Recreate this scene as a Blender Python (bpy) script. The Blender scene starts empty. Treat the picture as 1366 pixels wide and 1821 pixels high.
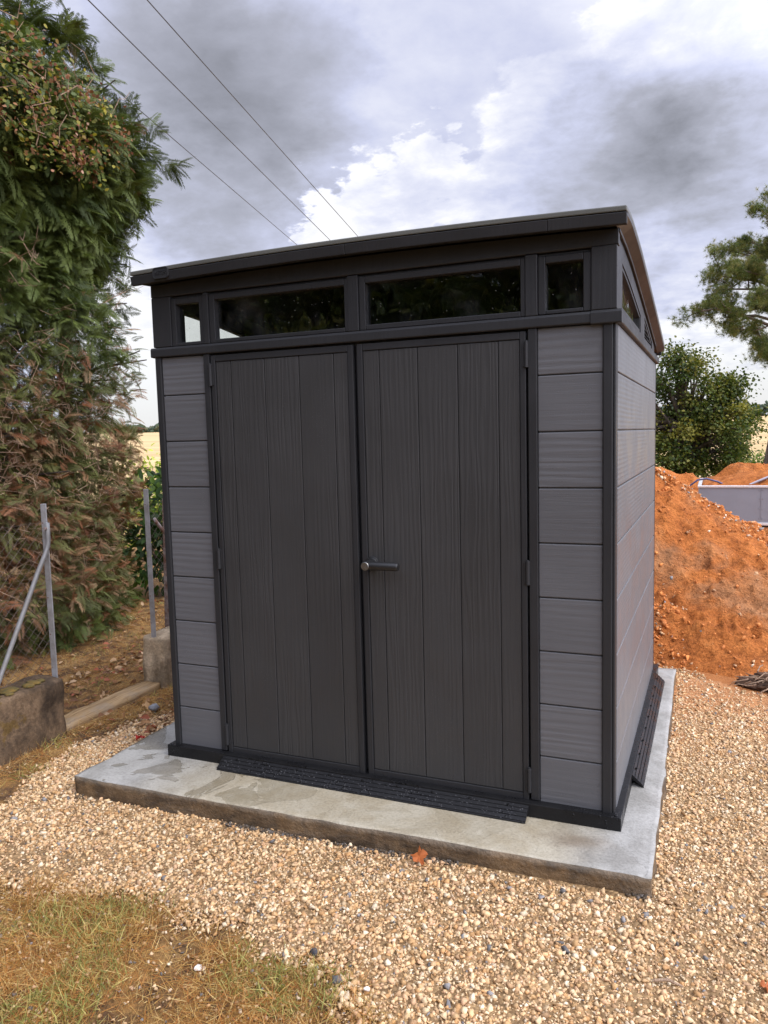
import bpy, bmesh, math, random
import numpy as np
from mathutils import Vector, Matrix

rng = np.random.default_rng(7)
random.seed(7)
S = bpy.context.scene
COL = S.collection

# ------------------------------------------------------------------ camera
cam_d = bpy.data.cameras.new("camera")
cam_d.sensor_fit = 'VERTICAL'
cam_d.sensor_height = 24.0
cam_d.sensor_width = 18.0
cam_d.lens = 1376.78 / 1821 * 24.0
cam_d.clip_start = 0.02
cam_d.clip_end = 3000
cam = bpy.data.objects.new("camera", cam_d)
COL.objects.link(cam)
CAM = np.array([2.3923, -2.9452, 1.5112])
rx, ry, rz = 1.4734, 0.0256, 0.4027
Rm = Matrix.Rotation(rz, 3, 'Z') @ Matrix.Rotation(ry, 3, 'Y') @ Matrix.Rotation(rx, 3, 'X')
cam.matrix_world = Matrix.Translation(Vector(CAM)) @ Rm.to_4x4()
S.camera = cam


# ------------------------------------------------------------------ node helper
class NT:
    def __init__(self, tree):
        self.t = tree
        tree.nodes.clear()

    def __call__(self, typ, ins=None, **props):
        n = self.t.nodes.new(typ)
        for k, v in props.items():
            setattr(n, k, v)
        if ins:
            for k, v in ins.items():
                s = n.inputs[k]
                if isinstance(v, bpy.types.NodeSocket):
                    self.t.links.new(v, s)
                elif isinstance(v, bpy.types.Node):
                    self.t.links.new(v.outputs[0], s)
                else:
                    s.default_value = v
        return n

    def m(self, op, a, b=None, c=None, clamp=False):
        n = self.t.nodes.new('ShaderNodeMath')
        n.operation = op
        n.use_clamp = clamp
        for i, v in enumerate((a, b, c)):
            if v is None:
                continue
            if isinstance(v, bpy.types.NodeSocket):
                self.t.links.new(v, n.inputs[i])
            else:
                n.inputs[i].default_value = v
        return n.outputs[0]

    def vm(self, op, a, b=None, scale=None):
        n = self.t.nodes.new('ShaderNodeVectorMath')
        n.operation = op
        for i, v in enumerate((a, b)):
            if v is None:
                continue
            if isinstance(v, bpy.types.NodeSocket):
                self.t.links.new(v, n.inputs[i])
            else:
                n.inputs[i].default_value = v
        if scale is not None:
            if isinstance(scale, bpy.types.NodeSocket):
                self.t.links.new(scale, n.inputs['Scale'])
            else:
                n.inputs['Scale'].default_value = scale
        return n.outputs['Value'] if op in ('DOT_PRODUCT', 'LENGTH', 'DISTANCE') else n.outputs['Vector']

    def mix(self, f, a, b, blend='MIX'):
        n = self.t.nodes.new('ShaderNodeMix')
        n.data_type = 'RGBA'
        n.blend_type = blend
        for idx, v in ((0, f), (6, a), (7, b)):
            if isinstance(v, bpy.types.NodeSocket):
                self.t.links.new(v, n.inputs[idx])
            elif idx == 0:
                n.inputs[0].default_value = v
            else:
                n.inputs[idx].default_value = (*v, 1) if len(v) == 3 else v
        return n.outputs[2]

    def ramp(self, f, stops, interp='LINEAR'):
        n = self.t.nodes.new('ShaderNodeValToRGB')
        r = n.color_ramp
        r.interpolation = interp
        while len(r.elements) < len(stops):
            r.elements.new(0.5)
        for e, (p, c) in zip(r.elements, stops):
            e.position = p
            if not hasattr(c, '__len__'):
                c = (c, c, c)
            e.color = (*c, 1)
        self.t.links.new(f, n.inputs[0])
        return n.outputs[0]

    def sstep(self, v, lo, hi, a=0.0, b=1.0):
        n = self.t.nodes.new('ShaderNodeMapRange')
        n.interpolation_type = 'SMOOTHSTEP'
        self.t.links.new(v, n.inputs[0])
        for i, x in enumerate((lo, hi, a, b)):
            n.inputs[i + 1].default_value = x
        return n.outputs[0]

    def noise(self, vec, scale, detail=4, rough=0.55, dist=0.0, col=False):
        n = self('ShaderNodeTexNoise', {'Scale': scale, 'Detail': detail, 'Roughness': rough, 'Distortion': dist})
        if vec is not None:
            self.t.links.new(vec, n.inputs['Vector'])
        return n.outputs['Color' if col else 0]


# ------------------------------------------------------------------ world: overcast sky with broken cloud
SUN_DIR = Vector((0.68, -0.14, 0.76)).normalized()


def pix_dir(px, py):
    v = Rm @ Vector(((px - 683) / 1376.78, -(py - 910.5) / 1376.78, -1.0))
    return v.normalized()


w = bpy.data.worlds.new("World")
S.world = w
w.use_nodes = True
n = NT(w.node_tree)
tc = n('ShaderNodeTexCoord')
d0 = tc.outputs['Generated']
sky = n('ShaderNodeTexSky')
sky.sky_type = 'NISHITA'
sky.sun_disc = False
sky.sun_elevation = math.asin(SUN_DIR.z)
sky.sun_rotation = math.atan2(SUN_DIR.x, SUN_DIR.y)
sky.air_density = 1.0
sky.dust_density = 2.0
# clouds: soft masses of the broken overcast, each at its own bearing and height in the sky
sep = n('ShaderNodeSeparateXYZ', {0: d0})
zz = n.m('MAXIMUM', sep.outputs[2], 0.0)
den = n.m('ADD', zz, 0.22)
flat = n('ShaderNodeCombineXYZ', {0: n.m('DIVIDE', sep.outputs[0], den), 1: n.m('DIVIDE', sep.outputs[1], den), 2: 0.0}).outputs[0]
warp = n.vm('SUBTRACT', n.noise(flat, 2.6, 7, 0.62, 0.0, True), (0.5, 0.5, 0.5))
dw = n.vm('NORMALIZE', n.vm('ADD', d0, n.vm('SCALE', warp, scale=0.22)))
CLOUDS = [  # bearing of each soft mass, radius (degrees), brightness change
    ((480, 140), 7, -0.19), ((340, 230), 8, -0.18), ((570, 190), 5, -0.11), ((400, 350), 6, -0.06), ((330, 130), 5, -0.10),
    ((640, 60), 9, 0.06), ((430, 20), 6, 0.04), ((700, 190), 6, 0.0), ((500, 400), 6, 0.0),
    ((1240, 640), 6, 0.22), ((1330, 620), 4, 0.16), ((270, 640), 8, 0.24), ((330, 740), 6, 0.30), ((1150, 20), 7, 0.10),
]
CUMULI = [  # heaped clouds with firm, lit edges
    ((1010, 250), 6.0), ((1140, 150), 5.5), ((1260, 60), 5.5), ((1300, 190), 8.0), ((1180, 280), 7.0), ((900, 330), 4.2), ((800, 330), 3.4),
    ((690, 355), 3.6), ((600, 380), 3.0), ((780, 290), 2.4), ((1290, 520), 5.5), ((1180, 470), 5.0),
]
DARKS = [((1300, 335), 8, 0.15), ((1150, 350), 7, 0.15), ((1270, 170), 8, 0.12), ((1220, 260), 9, 0.06), ((930, 390), 5, 0.16), ((1050, 300), 7, 0.17), ((720, 400), 4, 0.12), ((1140, 200), 5, 0.06)]


def blobsum(vec, items):
    a = None
    for (px, py), rad, amp in items:
        b = n.sstep(n.vm('DOT_PRODUCT', vec, tuple(pix_dir(px, py))), math.cos(math.radians(rad * 1.25)), 1.0, 0.0, amp)
        a = b if a is None else n.m('ADD', a, b)
    return a


warp2 = n.vm('SUBTRACT', n.noise(flat, 8.5, 7, 0.58, 0.0, True), (0.5, 0.5, 0.5))
dw2 = n.vm('NORMALIZE', n.vm('ADD', n.vm('ADD', d0, n.vm('SCALE', warp, scale=0.12)), n.vm('SCALE', warp2, scale=0.13)))
acc = blobsum(dw, CLOUDS)
f1 = n.noise(flat, 3.2, 9, 0.60, 0.4)
f2 = n.noise(flat, 9.0, 7, 0.62, 0.2)
puff = n.m('ADD', n.m('MULTIPLY', n.m('SUBTRACT', f1, 0.5), 0.40), n.m('MULTIPLY', n.m('SUBTRACT', f2, 0.5), 0.26))
back = n.m('ADD', n.m('ADD', 0.75, acc), puff)
body = None
for (px, py), rad in CUMULI:
    b = n.sstep(n.vm('DOT_PRODUCT', dw2, tuple(pix_dir(px, py))), math.cos(math.radians(rad)), math.cos(math.radians(rad * 0.78)))
    body = b if body is None else n.m('MAXIMUM', body, b)
heap_l = n.m('ADD', n.m('SUBTRACT', 0.98, blobsum(dw, DARKS)), n.m('MULTIPLY', puff, 1.55))
lum = n.m('ADD', n.m('MULTIPLY', back, n.m('SUBTRACT', 1.0, body)), n.m('MULTIPLY', heap_l, body))
ccol = n.ramp(lum, [(0.0, (0.15, 0.155, 0.175)), (0.25, (0.235, 0.24, 0.275)), (0.5, (0.37, 0.38, 0.45)),
                    (0.72, (0.53, 0.555, 0.71)), (0.88, (0.68, 0.695, 0.80)), (1.0, (0.86, 0.86, 0.88))])
# the veil is thinnest round the sun, high above and behind the viewer
glow = n.sstep(n.vm('DOT_PRODUCT', d0, tuple(SUN_DIR)), 0.05, 1.0, 1.0, 4.2)
bg1 = n('ShaderNodeBackground', {'Color': sky.outputs[0], 'Strength': 0.09})
bg2 = n('ShaderNodeBackground', {'Color': ccol, 'Strength': n.m('MULTIPLY', glow, 0.98)})
low = n.sstep(sep.outputs[2], 0.02, 0.16, 0.72, 0.93)
mx = n('ShaderNodeMixShader', {0: low, 1: bg1.outputs[0], 2: bg2.outputs[0]})
n('ShaderNodeOutputWorld', {0: mx.outputs[0]})

sun_d = bpy.data.lights.new("sun", 'SUN')
sun_d.energy = 1.5
sun_d.angle = math.radians(24)
sun_d.color = (1.0, 0.94, 0.86)
sun = bpy.data.objects.new("sun", sun_d)
COL.objects.link(sun)
sun.rotation_euler = SUN_DIR.to_track_quat('Z', 'Y').to_euler()

S.view_settings.view_transform = 'Standard'
S.view_settings.look = 'None'
S.view_settings.exposure = 0.38
S.view_settings.gamma = 1.0
S.view_settings.use_curve_mapping = False
S.render.engine = 'CYCLES'
S.cycles.use_denoising = True
S.cycles.max_bounces = 8
S.cycles.transparent_max_bounces = 12


# ------------------------------------------------------------------ numpy noise
def _hash(ix, iy, iz, seed):
    h = (ix.astype(np.int64) * 374761393 + iy.astype(np.int64) * 668265263 + iz.astype(np.int64) * 2147483647 + seed * 974711) & 0xffffffff
    h = ((h ^ (h >> 13)) * 1274126177) & 0xffffffff
    h = (h ^ (h >> 16)) & 0xffff
    return h / 65535.0


def vnoise(p, seed=0):
    p = np.asarray(p, float)
    i = np.floor(p).astype(np.int64)
    f = p - i
    u = f * f * (3 - 2 * f)
    r = 0
    for dx in (0, 1):
        for dy in (0, 1):
            for dz in (0, 1):
                wgt = (u[:, 0] if dx else 1 - u[:, 0]) * (u[:, 1] if dy else 1 - u[:, 1]) * (u[:, 2] if dz else 1 - u[:, 2])
                r = r + wgt * _hash(i[:, 0] + dx, i[:, 1] + dy, i[:, 2] + dz, seed)
    return r * 2 - 1


def fbm(p, scale, oct=4, seed=0, gain=0.5):
    p = np.asarray(p, float)
    if p.shape[1] == 2:
        p = np.c_[p, np.zeros(len(p))]
    r = 0
    a = 1.0
    for o in range(oct):
        r = r + a * vnoise(p * scale * 2 ** o + 17.3 * o, seed + o)
        a *= gain
    return r


# ------------------------------------------------------------------ object helpers
def root_loc(o):
    v = Vector((0, 0, 0))
    while o is not None:
        v = v + o.location
        o = o.parent
    return v


def tag(o, label=None, cat=None, group=None, kind=None):
    if label: o['label'] = label
    if cat: o['category'] = cat
    if group: o['group'] = group
    if kind: o['kind'] = kind
    return o


def thing(name, label, cat, loc=(0, 0, 0), group=None):
    o = bpy.data.objects.new(name, None)
    o.empty_display_size = 0.1
    COL.objects.link(o)
    o.location = loc
    return tag(o, label, cat, group)


def mesh_np(name, V, F, mats, parent=None, col=None, midx=None, smooth=False, origin=None):
    """V (n,3), F (m,k) int array or list of such arrays; one mesh object."""
    Fs = F if isinstance(F, list) else [F]
    Fs = [np.asarray(f, np.int32) for f in Fs if len(f)]
    V = np.asarray(V, np.float32)
    me = bpy.data.meshes.new(name)
    off = np.zeros(3)
    if parent is not None:
        off = np.array(root_loc(parent))
    elif origin is not None:
        off = np.array(origin)
    me.vertices.add(len(V))
    me.vertices.foreach_set('co', (V - off.astype(np.float32)).ravel())
    nl = sum(f.size for f in Fs)
    npoly = sum(len(f) for f in Fs)
    me.loops.add(nl)
    me.polygons.add(npoly)
    me.loops.foreach_set('vertex_index', np.concatenate([f.ravel() for f in Fs]))
    starts = []
    s = 0
    for f in Fs:
        starts.append(s + np.arange(len(f)) * f.shape[1])
        s += f.size
    me.polygons.foreach_set('loop_start', np.concatenate(starts).astype(np.int32))
    if midx is not None:
        me.polygons.foreach_set('material_index', np.asarray(midx, np.int32))
    if smooth:
        me.polygons.foreach_set('use_smooth', np.ones(npoly, bool))
    if col is not None:
        a = me.color_attributes.new('Col', 'FLOAT_COLOR', 'POINT')
        c = np.ones((len(V), 4), np.float32)
        c[:, :3] = col
        a.data.foreach_set('color', c.ravel())
    for m_ in (mats if isinstance(mats, (list, tuple)) else [mats]):
        me.materials.append(m_)
    me.update(calc_edges=True)
    me.validate()
    o = bpy.data.objects.new(name, me)
    COL.objects.link(o)
    if parent is not None:
        o.parent = parent
    elif origin is not None:
        o.location = origin
    return o


class MB:
    """Collects boxes, prisms and tubes into one mesh."""

    def __init__(self):
        self.v = []
        self.f = []
        self.mi = []

    def add(self, vs, fs, mi=0):
        b = len(self.v)
        self.v += [tuple(map(float, p)) for p in vs]
        self.f += [tuple(b + i for i in f) for f in fs]
        self.mi += [mi] * len(fs)
        return self

    def box(self, x0, x1, y0, y1, z0, z1, mi=0):
        vs = [(x0, y0, z0), (x1, y0, z0), (x1, y1, z0), (x0, y1, z0), (x0, y0, z1), (x1, y0, z1), (x1, y1, z1), (x0, y1, z1)]
        return self.add(vs, [(0, 3, 2, 1), (4, 5, 6, 7), (0, 1, 5, 4), (1, 2, 6, 5), (2, 3, 7, 6), (3, 0, 4, 7)], mi)

    def prism(self, poly, axis, a, b, mi=0):
        """poly: 2-D outline in the two other axes (in xyz order), extruded along axis from a to b."""
        def P(p, t):
            q = list(p)
            q.insert(axis, t)
            return q
        k = len(poly)
        vs = [P(p, a) for p in poly] + [P(p, b) for p in poly]
        fs = [tuple(range(k))[::-1], tuple(range(k, 2 * k))]
        for i in range(k):
            j = (i + 1) % k
            fs.append((i, j, k + j, k + i))
        return self.add(vs, fs, mi)

    def tube(self, pts, r, seg=8, caps=True, mi=0):
        pts = [Vector(p) for p in pts]
        rs = r if hasattr(r, '__len__') else [r] * len(pts)
        b = len(self.v)
        vs = []
        prev = None
        for i, p in enumerate(pts):
            t = (pts[min(i + 1, len(pts) - 1)] - pts[max(i - 1, 0)]).normalized()
            if prev is None:
                u = t.orthogonal().normalized()
            else:
                u = (prev - t * prev.dot(t))
                u = u.normalized() if u.length > 1e-6 else t.orthogonal().normalized()
            prev = u
            v = t.cross(u)
            for k in range(seg):
                a = 2 * math.pi * k / seg
                vs.append(p + (u * math.cos(a) + v * math.sin(a)) * rs[i])
        fs = []
        for i in range(len(pts) - 1):
            for k in range(seg):
                k2 = (k + 1) % seg
                fs.append((i * seg + k, i * seg + k2, (i + 1) * seg + k2, (i + 1) * seg + k))
        if caps:
            fs.append(tuple(range(seg))[::-1])
            e = (len(pts) - 1) * seg
            fs.append(tuple(e + k for k in range(seg)))
        return self.add(vs, fs, mi)

    def build(self, name, mats, parent=None, bevel=0, seg=2, smooth=False, origin=None, angle=30):
        me = bpy.data.meshes.new(name)
        off = root_loc(parent) if parent is not None else Vector(origin or (0, 0, 0))
        me.from_pydata([Vector(v) - off for v in self.v], [], self.f)
        bm = bmesh.new()
        bm.from_mesh(me)
        bmesh.ops.recalc_face_normals(bm, faces=bm.faces)
        bm.to_mesh(me)
        bm.free()
        for m_ in (mats if isinstance(mats, (list, tuple)) else [mats]):
            me.materials.append(m_)
        me.polygons.foreach_set('material_index', np.array(self.mi, np.int32))
        if smooth:
            me.polygons.foreach_set('use_smooth', np.ones(len(self.f), bool))
        o = bpy.data.objects.new(name, me)
        COL.objects.link(o)
        if parent is not None:
            o.parent = parent
        elif origin is not None:
            o.location = origin
        if bevel:
            bv = o.modifiers.new('edge', 'BEVEL')
            bv.width = bevel
            bv.segments = seg
            bv.limit_method = 'ANGLE'
            bv.angle_limit = math.radians(angle)
        return o


def instances(TV, TF, pos, R, scale, col=None, tcol=None):
    """Merge copies of a template: TV (k,3), TF (m,q); R (n,3,3) columns are the axes."""
    nI, k = len(pos), len(TV)
    sc = np.asarray(scale, float)
    if sc.ndim == 1:
        sc = sc[:, None]
    loc = TV[None] * (sc[:, None, :] if sc.shape[1] == 3 else sc[:, None])
    V = np.einsum('nij,nkj->nki', R, loc) + pos[:, None, :]
    F = TF[None] + (np.arange(nI) * k)[:, None, None]
    C = None
    if col is not None:
        C = np.repeat(col[:, None, :], k, 1)
        if tcol is not None:
            C = C * tcol[None, :, None]
        C = C.reshape(-1, 3)
    return V.reshape(-1, 3), F.reshape(-1, TF.shape[1]), C


def merge(parts):
    Vs, Fs, Cs = [], [], []
    b = 0
    for V, F, C in parts:
        Vs.append(V)
        Fs.append(F + b)
        Cs.append(C)
        b += len(V)
    by = {}
    for f in Fs:
        by.setdefault(f.shape[1], []).append(f)
    return np.concatenate(Vs), [np.concatenate(x) for x in by.values()], np.concatenate(Cs)


def unit(v):
    return v / (np.linalg.norm(v, axis=-1, keepdims=True) + 1e-9)


def frames(axis, up):
    X = unit(axis)
    Z = unit(up - X * (X * up).sum(-1, keepdims=True))
    Y = np.cross(Z, X)
    return np.stack([X, Y, Z], -1)


def rand_rot(k):
    return frames(rng.normal(size=(k, 3)), rng.normal(size=(k, 3)))


# ------------------------------------------------------------------ materials
def new_mat(name):
    m_ = bpy.data.materials.new(name)
    m_.use_nodes = True
    return m_, NT(m_.node_tree)


def finish(n, col, rough, bump=None, bdist=0.002, bstr=1.0, spec=0.5, metal=0.0, extra=None):
    ins = {'Base Color': col if not isinstance(col, tuple) else (*col, 1), 'Roughness': rough, 'Metallic': metal, 'Specular IOR Level': spec}
    if extra: ins.update(extra)
    p = n('ShaderNodeBsdfPrincipled', ins)
    if bump is not None:
        b = n('ShaderNodeBump', {'Height': bump, 'Distance': bdist, 'Strength': bstr})
        n.t.links.new(b.outputs[0], p.inputs['Normal'])
    n('ShaderNodeOutputMaterial', {0: p.outputs[0]})
    return p


def m_resin(name, base, vertical, grain=1.0, rough=0.46, tint=0.10, drops=True, wscale=None, wdist=None, dscale=None):
    """moulded resin with pressed wood grain, a little rain on it"""
    m_, n = new_mat(name)
    oc = n('ShaderNodeTexCoord').outputs['Object']
    isl = n('ShaderNodeNewGeometry').outputs['Random Per Island']
    off = n('ShaderNodeCombineXYZ', {0: n.m('MULTIPLY', isl, 13.0), 1: n.m('MULTIPLY', isl, 7.0), 2: n.m('MULTIPLY', isl, 23.0)}).outputs[0]
    p = n.vm('ADD', oc, off)
    st = (1.0, 1.0, 0.06) if vertical else (0.10, 0.10, 1.0)
    q = n.vm('MULTIPLY', p, st)
    wv = n('ShaderNodeTexWave', {'Vector': q, 'Scale': wscale or (15.0 if vertical else 11.0), 'Distortion': wdist or (11.0 if vertical else 8.0), 'Detail': 3.0,
                                 'Detail Scale': dscale or (1.5 if vertical else 0.9), 'Detail Roughness': 0.6},
           wave_type='BANDS', bands_direction='X' if vertical else 'Z', wave_profile='SIN')
    fine = n.noise(n.vm('MULTIPLY', p, (170, 170, 5) if vertical else (6, 6, 190)), 1.0, 3, 0.6)
    patch = n.noise(n.vm('MULTIPLY', p, (3, 3, 1.2) if vertical else (1.5, 1.5, 3)), 1.0, 3, 0.5)
    amp = n.sstep(patch, 0.36, 0.62, 0.12, 0.70)
    h = n.m('ADD', n.m('MULTIPLY', n.m('MULTIPLY', wv.outputs['Fac'], amp), 0.8), n.m('MULTIPLY', fine, 0.5))
    if drops:
        vo = n('ShaderNodeTexVoronoi', {'Vector': oc, 'Scale': 150.0, 'Randomness': 1.0})
        spot = n.sstep(vo.outputs['Distance'], 0.10, 0.22, 1.0, 0.0)
        keep = n.m('GREATER_THAN', n('ShaderNodeSeparateColor', {0: vo.outputs['Color']}).outputs[0], 0.62)
        area = n.sstep(n.noise(oc, 2.3, 4, 0.6), 0.47, 0.60)
        spot = n.m('MULTIPLY', n.m('MULTIPLY', spot, keep), area)
        h = n.m('ADD', h, n.m('MULTIPLY', spot, 1.0))
    tone = n.m('ADD', n.m('MULTIPLY', n.m('SUBTRACT', isl, 0.5), tint), n.m('ADD', 1.0, n.m('MULTIPLY', n.m('SUBTRACT', h, 0.6), 0.16)))
    grime = n.noise(oc, 1.4, 5, 0.6)
    tone = n.m('MULTIPLY', tone, n.sstep(grime, 0.25, 0.75, 0.90, 1.10))
    c = n.mix(1.0, base, n('ShaderNodeCombineXYZ', {0: tone, 1: tone, 2: tone}).outputs[0], 'MULTIPLY')
    r = n.sstep(n.noise(oc, 5.0, 4, 0.6), 0.3, 0.7, rough - 0.06, rough + 0.10)
    if drops:
        r = n.m('SUBTRACT', r, n.m('MULTIPLY', spot, 0.3))
    finish(n, c, r, h, 0.0016 * grain, 1.0, spec=0.28)
    return m_


M_PLANK = m_resin('plank_grey', (0.110, 0.110, 0.112), False, 1.0, 0.46)
M_PLANK_LIT = m_resin('plank_grey_lit', (0.135, 0.138, 0.142), False, 0.55, 0.42, wscale=17.0, wdist=2.5, dscale=0.5)  # side planks coloured lighter than the front, standing in for light on them
M_DOOR = m_resin('door_grey', (0.0420, 0.0412, 0.0395), True, 0.9, 0.48, 0.12)
M_FRAME = m_resin('frame_anthracite', (0.0245, 0.0246, 0.0252), True, 0.25, 0.48, 0.04)
M_ROOF = m_resin('roof_sky_sheen', (0.105, 0.105, 0.090), False, 0.3, 0.34, 0.04)  # sky reflected off the wet roof is put into this lighter olive colour


def m_ramp():
    m_, n = new_mat('wet_black_resin')
    oc = n('ShaderNodeTexCoord').outputs['Object']
    ns = n.noise(oc, 40, 4, 0.6)
    wet = n.sstep(n.noise(oc, 9, 4, 0.6), 0.42, 0.58)
    vo = n('ShaderNodeTexVoronoi', {'Vector': oc, 'Scale': 55.0})
    spot = n.m('MULTIPLY', n.sstep(vo.outputs['Distance'], 0.12, 0.30, 1.0, 0.0), wet)
    finish(n, n.mix(ns, (0.006, 0.006, 0.0065), (0.013, 0.0128, 0.013)), n.m('SUBTRACT', 0.50, n.m('MULTIPLY', wet, 0.26)),
           n.m('ADD', n.m('MULTIPLY', ns, 0.3), spot), 0.0025, spec=0.25)
    return m_


M_BASE = m_ramp()


def m_plain(name, c, rough, metal=0.0, var=0.15, scale=8, bump=0.3, bdist=0.003, c2=None):
    m_, n = new_mat(name)
    oc = n('ShaderNodeTexCoord').outputs['Object']
    a = n.noise(oc, scale, 6, 0.62)
    b = n.noise(oc, scale * 6, 4, 0.6)
    c2 = c2 or tuple(x * (1 - 2.2 * var) for x in c)
    col = n.mix(n.sstep(a, 0.32, 0.68), c, c2)
    finish(n, col, n.sstep(b, 0.3, 0.7, max(0.05, rough - 0.12), min(1, rough + 0.12)), n.m('ADD', n.m('MULTIPLY', a, 0.6), n.m('MULTIPLY', b, 0.4)), bdist, bump, metal=metal)
    return m_


M_EAVE = m_resin('eave_grey', (0.034, 0.032, 0.031), False, 0.15, 0.40, 0.03)
M_INNER = m_plain('inner_resin', (0.05, 0.05, 0.052), 0.6)
M_STEEL = m_plain('satin_steel', (0.20, 0.20, 0.19), 0.34, 0.85, 0.05, 30, 0.05)
M_HANDLE = m_plain('handle_black', (0.014, 0.014, 0.014), 0.42, 0.0, 0.05, 30, 0.05)
M_GALV = m_plain('galvanised_steel', (0.42, 0.42, 0.42), 0.5, 0.2, 0.16, 14, 0.25, 0.001, (0.27, 0.255, 0.235))
M_BRACE = m_plain('dull_zinc', (0.21, 0.21, 0.205), 0.55, 0.15, 0.16, 14, 0.25, 0.001, (0.18, 0.17, 0.155))
M_RUST = m_plain('rusty_steel', (0.34, 0.30, 0.28), 0.75, 0.1, 0.2, 20, 0.4, 0.001, (0.17, 0.07, 0.035))
M_WIRE = m_plain('fence_wire', (0.24, 0.20, 0.17), 0.6, 0.4, 0.2, 9, 0.0, 0.001, (0.12, 0.07, 0.04))
M_CABLE = m_plain('cable_grey', (0.07, 0.07, 0.08), 0.6)


def m_glass():
    m_, n = new_mat('tinted_glazing')
    oc = n('ShaderNodeTexCoord').outputs['Object']
    wob = n.noise(n.vm('MULTIPLY', oc, (5, 5, 2.5)), 1.0, 2, 0.5)
    bump = n('ShaderNodeBump', {'Height': wob, 'Distance': 0.02, 'Strength': 0.22})
    vo = n('ShaderNodeTexVoronoi', {'Vector': oc, 'Scale': 60.0})
    spot = n.m('MULTIPLY', n.sstep(vo.outputs['Distance'], 0.08, 0.16, 1.0, 0.0),
               n.m('GREATER_THAN', n('ShaderNodeSeparateColor', {0: vo.outputs['Color']}).outputs[0], 0.80))
    dirt = n.m('MULTIPLY', n.sstep(n.noise(oc, 5, 5, 0.65), 0.45, 0.75), 0.035)
    tr = n('ShaderNodeBsdfTransparent', {'Color': (0.93, 0.94, 0.93, 1)})
    gl = n('ShaderNodeBsdfGlossy', {'Color': (1, 1, 1, 1), 'Roughness': 0.03, 'Normal': bump.outputs[0]})
    bf = n('ShaderNodeNewGeometry').outputs['Backfacing']
    fr = n('ShaderNodeFresnel', {'IOR': n.m('SUBTRACT', 1.5, n.m('MULTIPLY', bf, 0.8333)), 'Normal': bump.outputs[0]})
    m1 = n('ShaderNodeMixShader', {0: fr.outputs[0], 1: tr.outputs[0], 2: gl.outputs[0]})
    df = n('ShaderNodeBsdfDiffuse', {'Color': (0.35, 0.34, 0.33, 1)})
    m2 = n('ShaderNodeMixShader', {0: n.m('MAXIMUM', dirt, n.m('MULTIPLY', spot, 0.35)), 1: m1.outputs[0], 2: df.outputs[0]})
    n('ShaderNodeOutputMaterial', {0: m2.outputs[0]})
    return m_


M_GLASS = m_glass()


def m_slab_top():
    m_, n = new_mat('wet_concrete_top')
    oc = n('ShaderNodeTexCoord').outputs['Object']
    big = n.noise(oc, 1.7, 6, 0.62, 0.3)
    mid = n.noise(oc, 6, 6, 0.65, 0.4)
    fine = n.noise(oc, 90, 4, 0.65)
    sp = n('ShaderNodeSeparateXYZ', {0: oc})
    # ochre mud washed over the front strip, bare cement at the two ends
    strip = n.m('MULTIPLY', n.sstep(n.m('ADD', sp.outputs[0], n.m('MULTIPLY', big, 0.5)), 0.25, 0.75), n.sstep(n.m('ADD', sp.outputs[0], n.m('MULTIPLY', mid, 0.3)), 1.95, 2.25, 1.0, 0.0))
    strip = n.m('MULTIPLY', strip, n.sstep(sp.outputs[1], -0.05, 0.15, 1.0, 0.0))
    cem = n.mix(n.sstep(mid, 0.35, 0.65), (0.35, 0.34, 0.305), (0.24, 0.23, 0.20))
    mud = n.mix(n.sstep(mid, 0.3, 0.7), (0.43, 0.385, 0.28), (0.33, 0.275, 0.175))
    c = n.mix(n.m('MULTIPLY', strip, 0.85), cem, mud)
    wet = n.m('MULTIPLY', n.sstep(n.noise(oc, 4.2, 6, 0.55, 0.8), 0.535, 0.55), n.sstep(sp.outputs[0], 0.2, 1.1, 1.0, 0.25))
    c = n.mix(n.m('MULTIPLY', wet, 0.55), c, n.mix(1.0, c, (0.50, 0.46, 0.38), 'MULTIPLY'))
    # one brown stain near the right-hand corner
    ds = n.vm('DISTANCE', n.vm('MULTIPLY', n.vm('ADD', oc, n.vm('SCALE', n.vm('SUBTRACT', n.noise(oc, 7, 4, 0.6, 0, True), (0.5, 0.5, 0.5)), scale=0.16)), (1.0, 1.7, 0.0)), (1.93, -0.255, 0.0))
    c = n.mix(n.sstep(ds, 0.02, 0.17, 0.75, 0.0), c, (0.17, 0.13, 0.085))
    c = n.mix(1.0, c, n.ramp(fine, [(0.28, 0.74), (0.5, 1.0), (0.72, 1.14)]), 'MULTIPLY')
    pore = n('ShaderNodeTexVoronoi', {'Vector': oc, 'Scale': 75.0})
    c = n.mix(n.m('MULTIPLY', n.sstep(pore.outputs['Distance'], 0.05, 0.13, 1.0, 0.0), n.sstep(big, 0.45, 0.6)), c, (0.13, 0.12, 0.10))
    r = n.m('SUBTRACT', n.sstep(mid, 0.3, 0.7, 0.50, 0.70), n.m('MULTIPLY', wet, 0.40))
    h = n.m('MULTIPLY', n.m('ADD', n.m('MULTIPLY', mid, 0.8), n.m('MULTIPLY', fine, 0.25)), n.m('SUBTRACT', 1.0, n.m('MULTIPLY', wet, 0.8)))
    finish(n, c, r, h, 0.006)
    return m_


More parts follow.
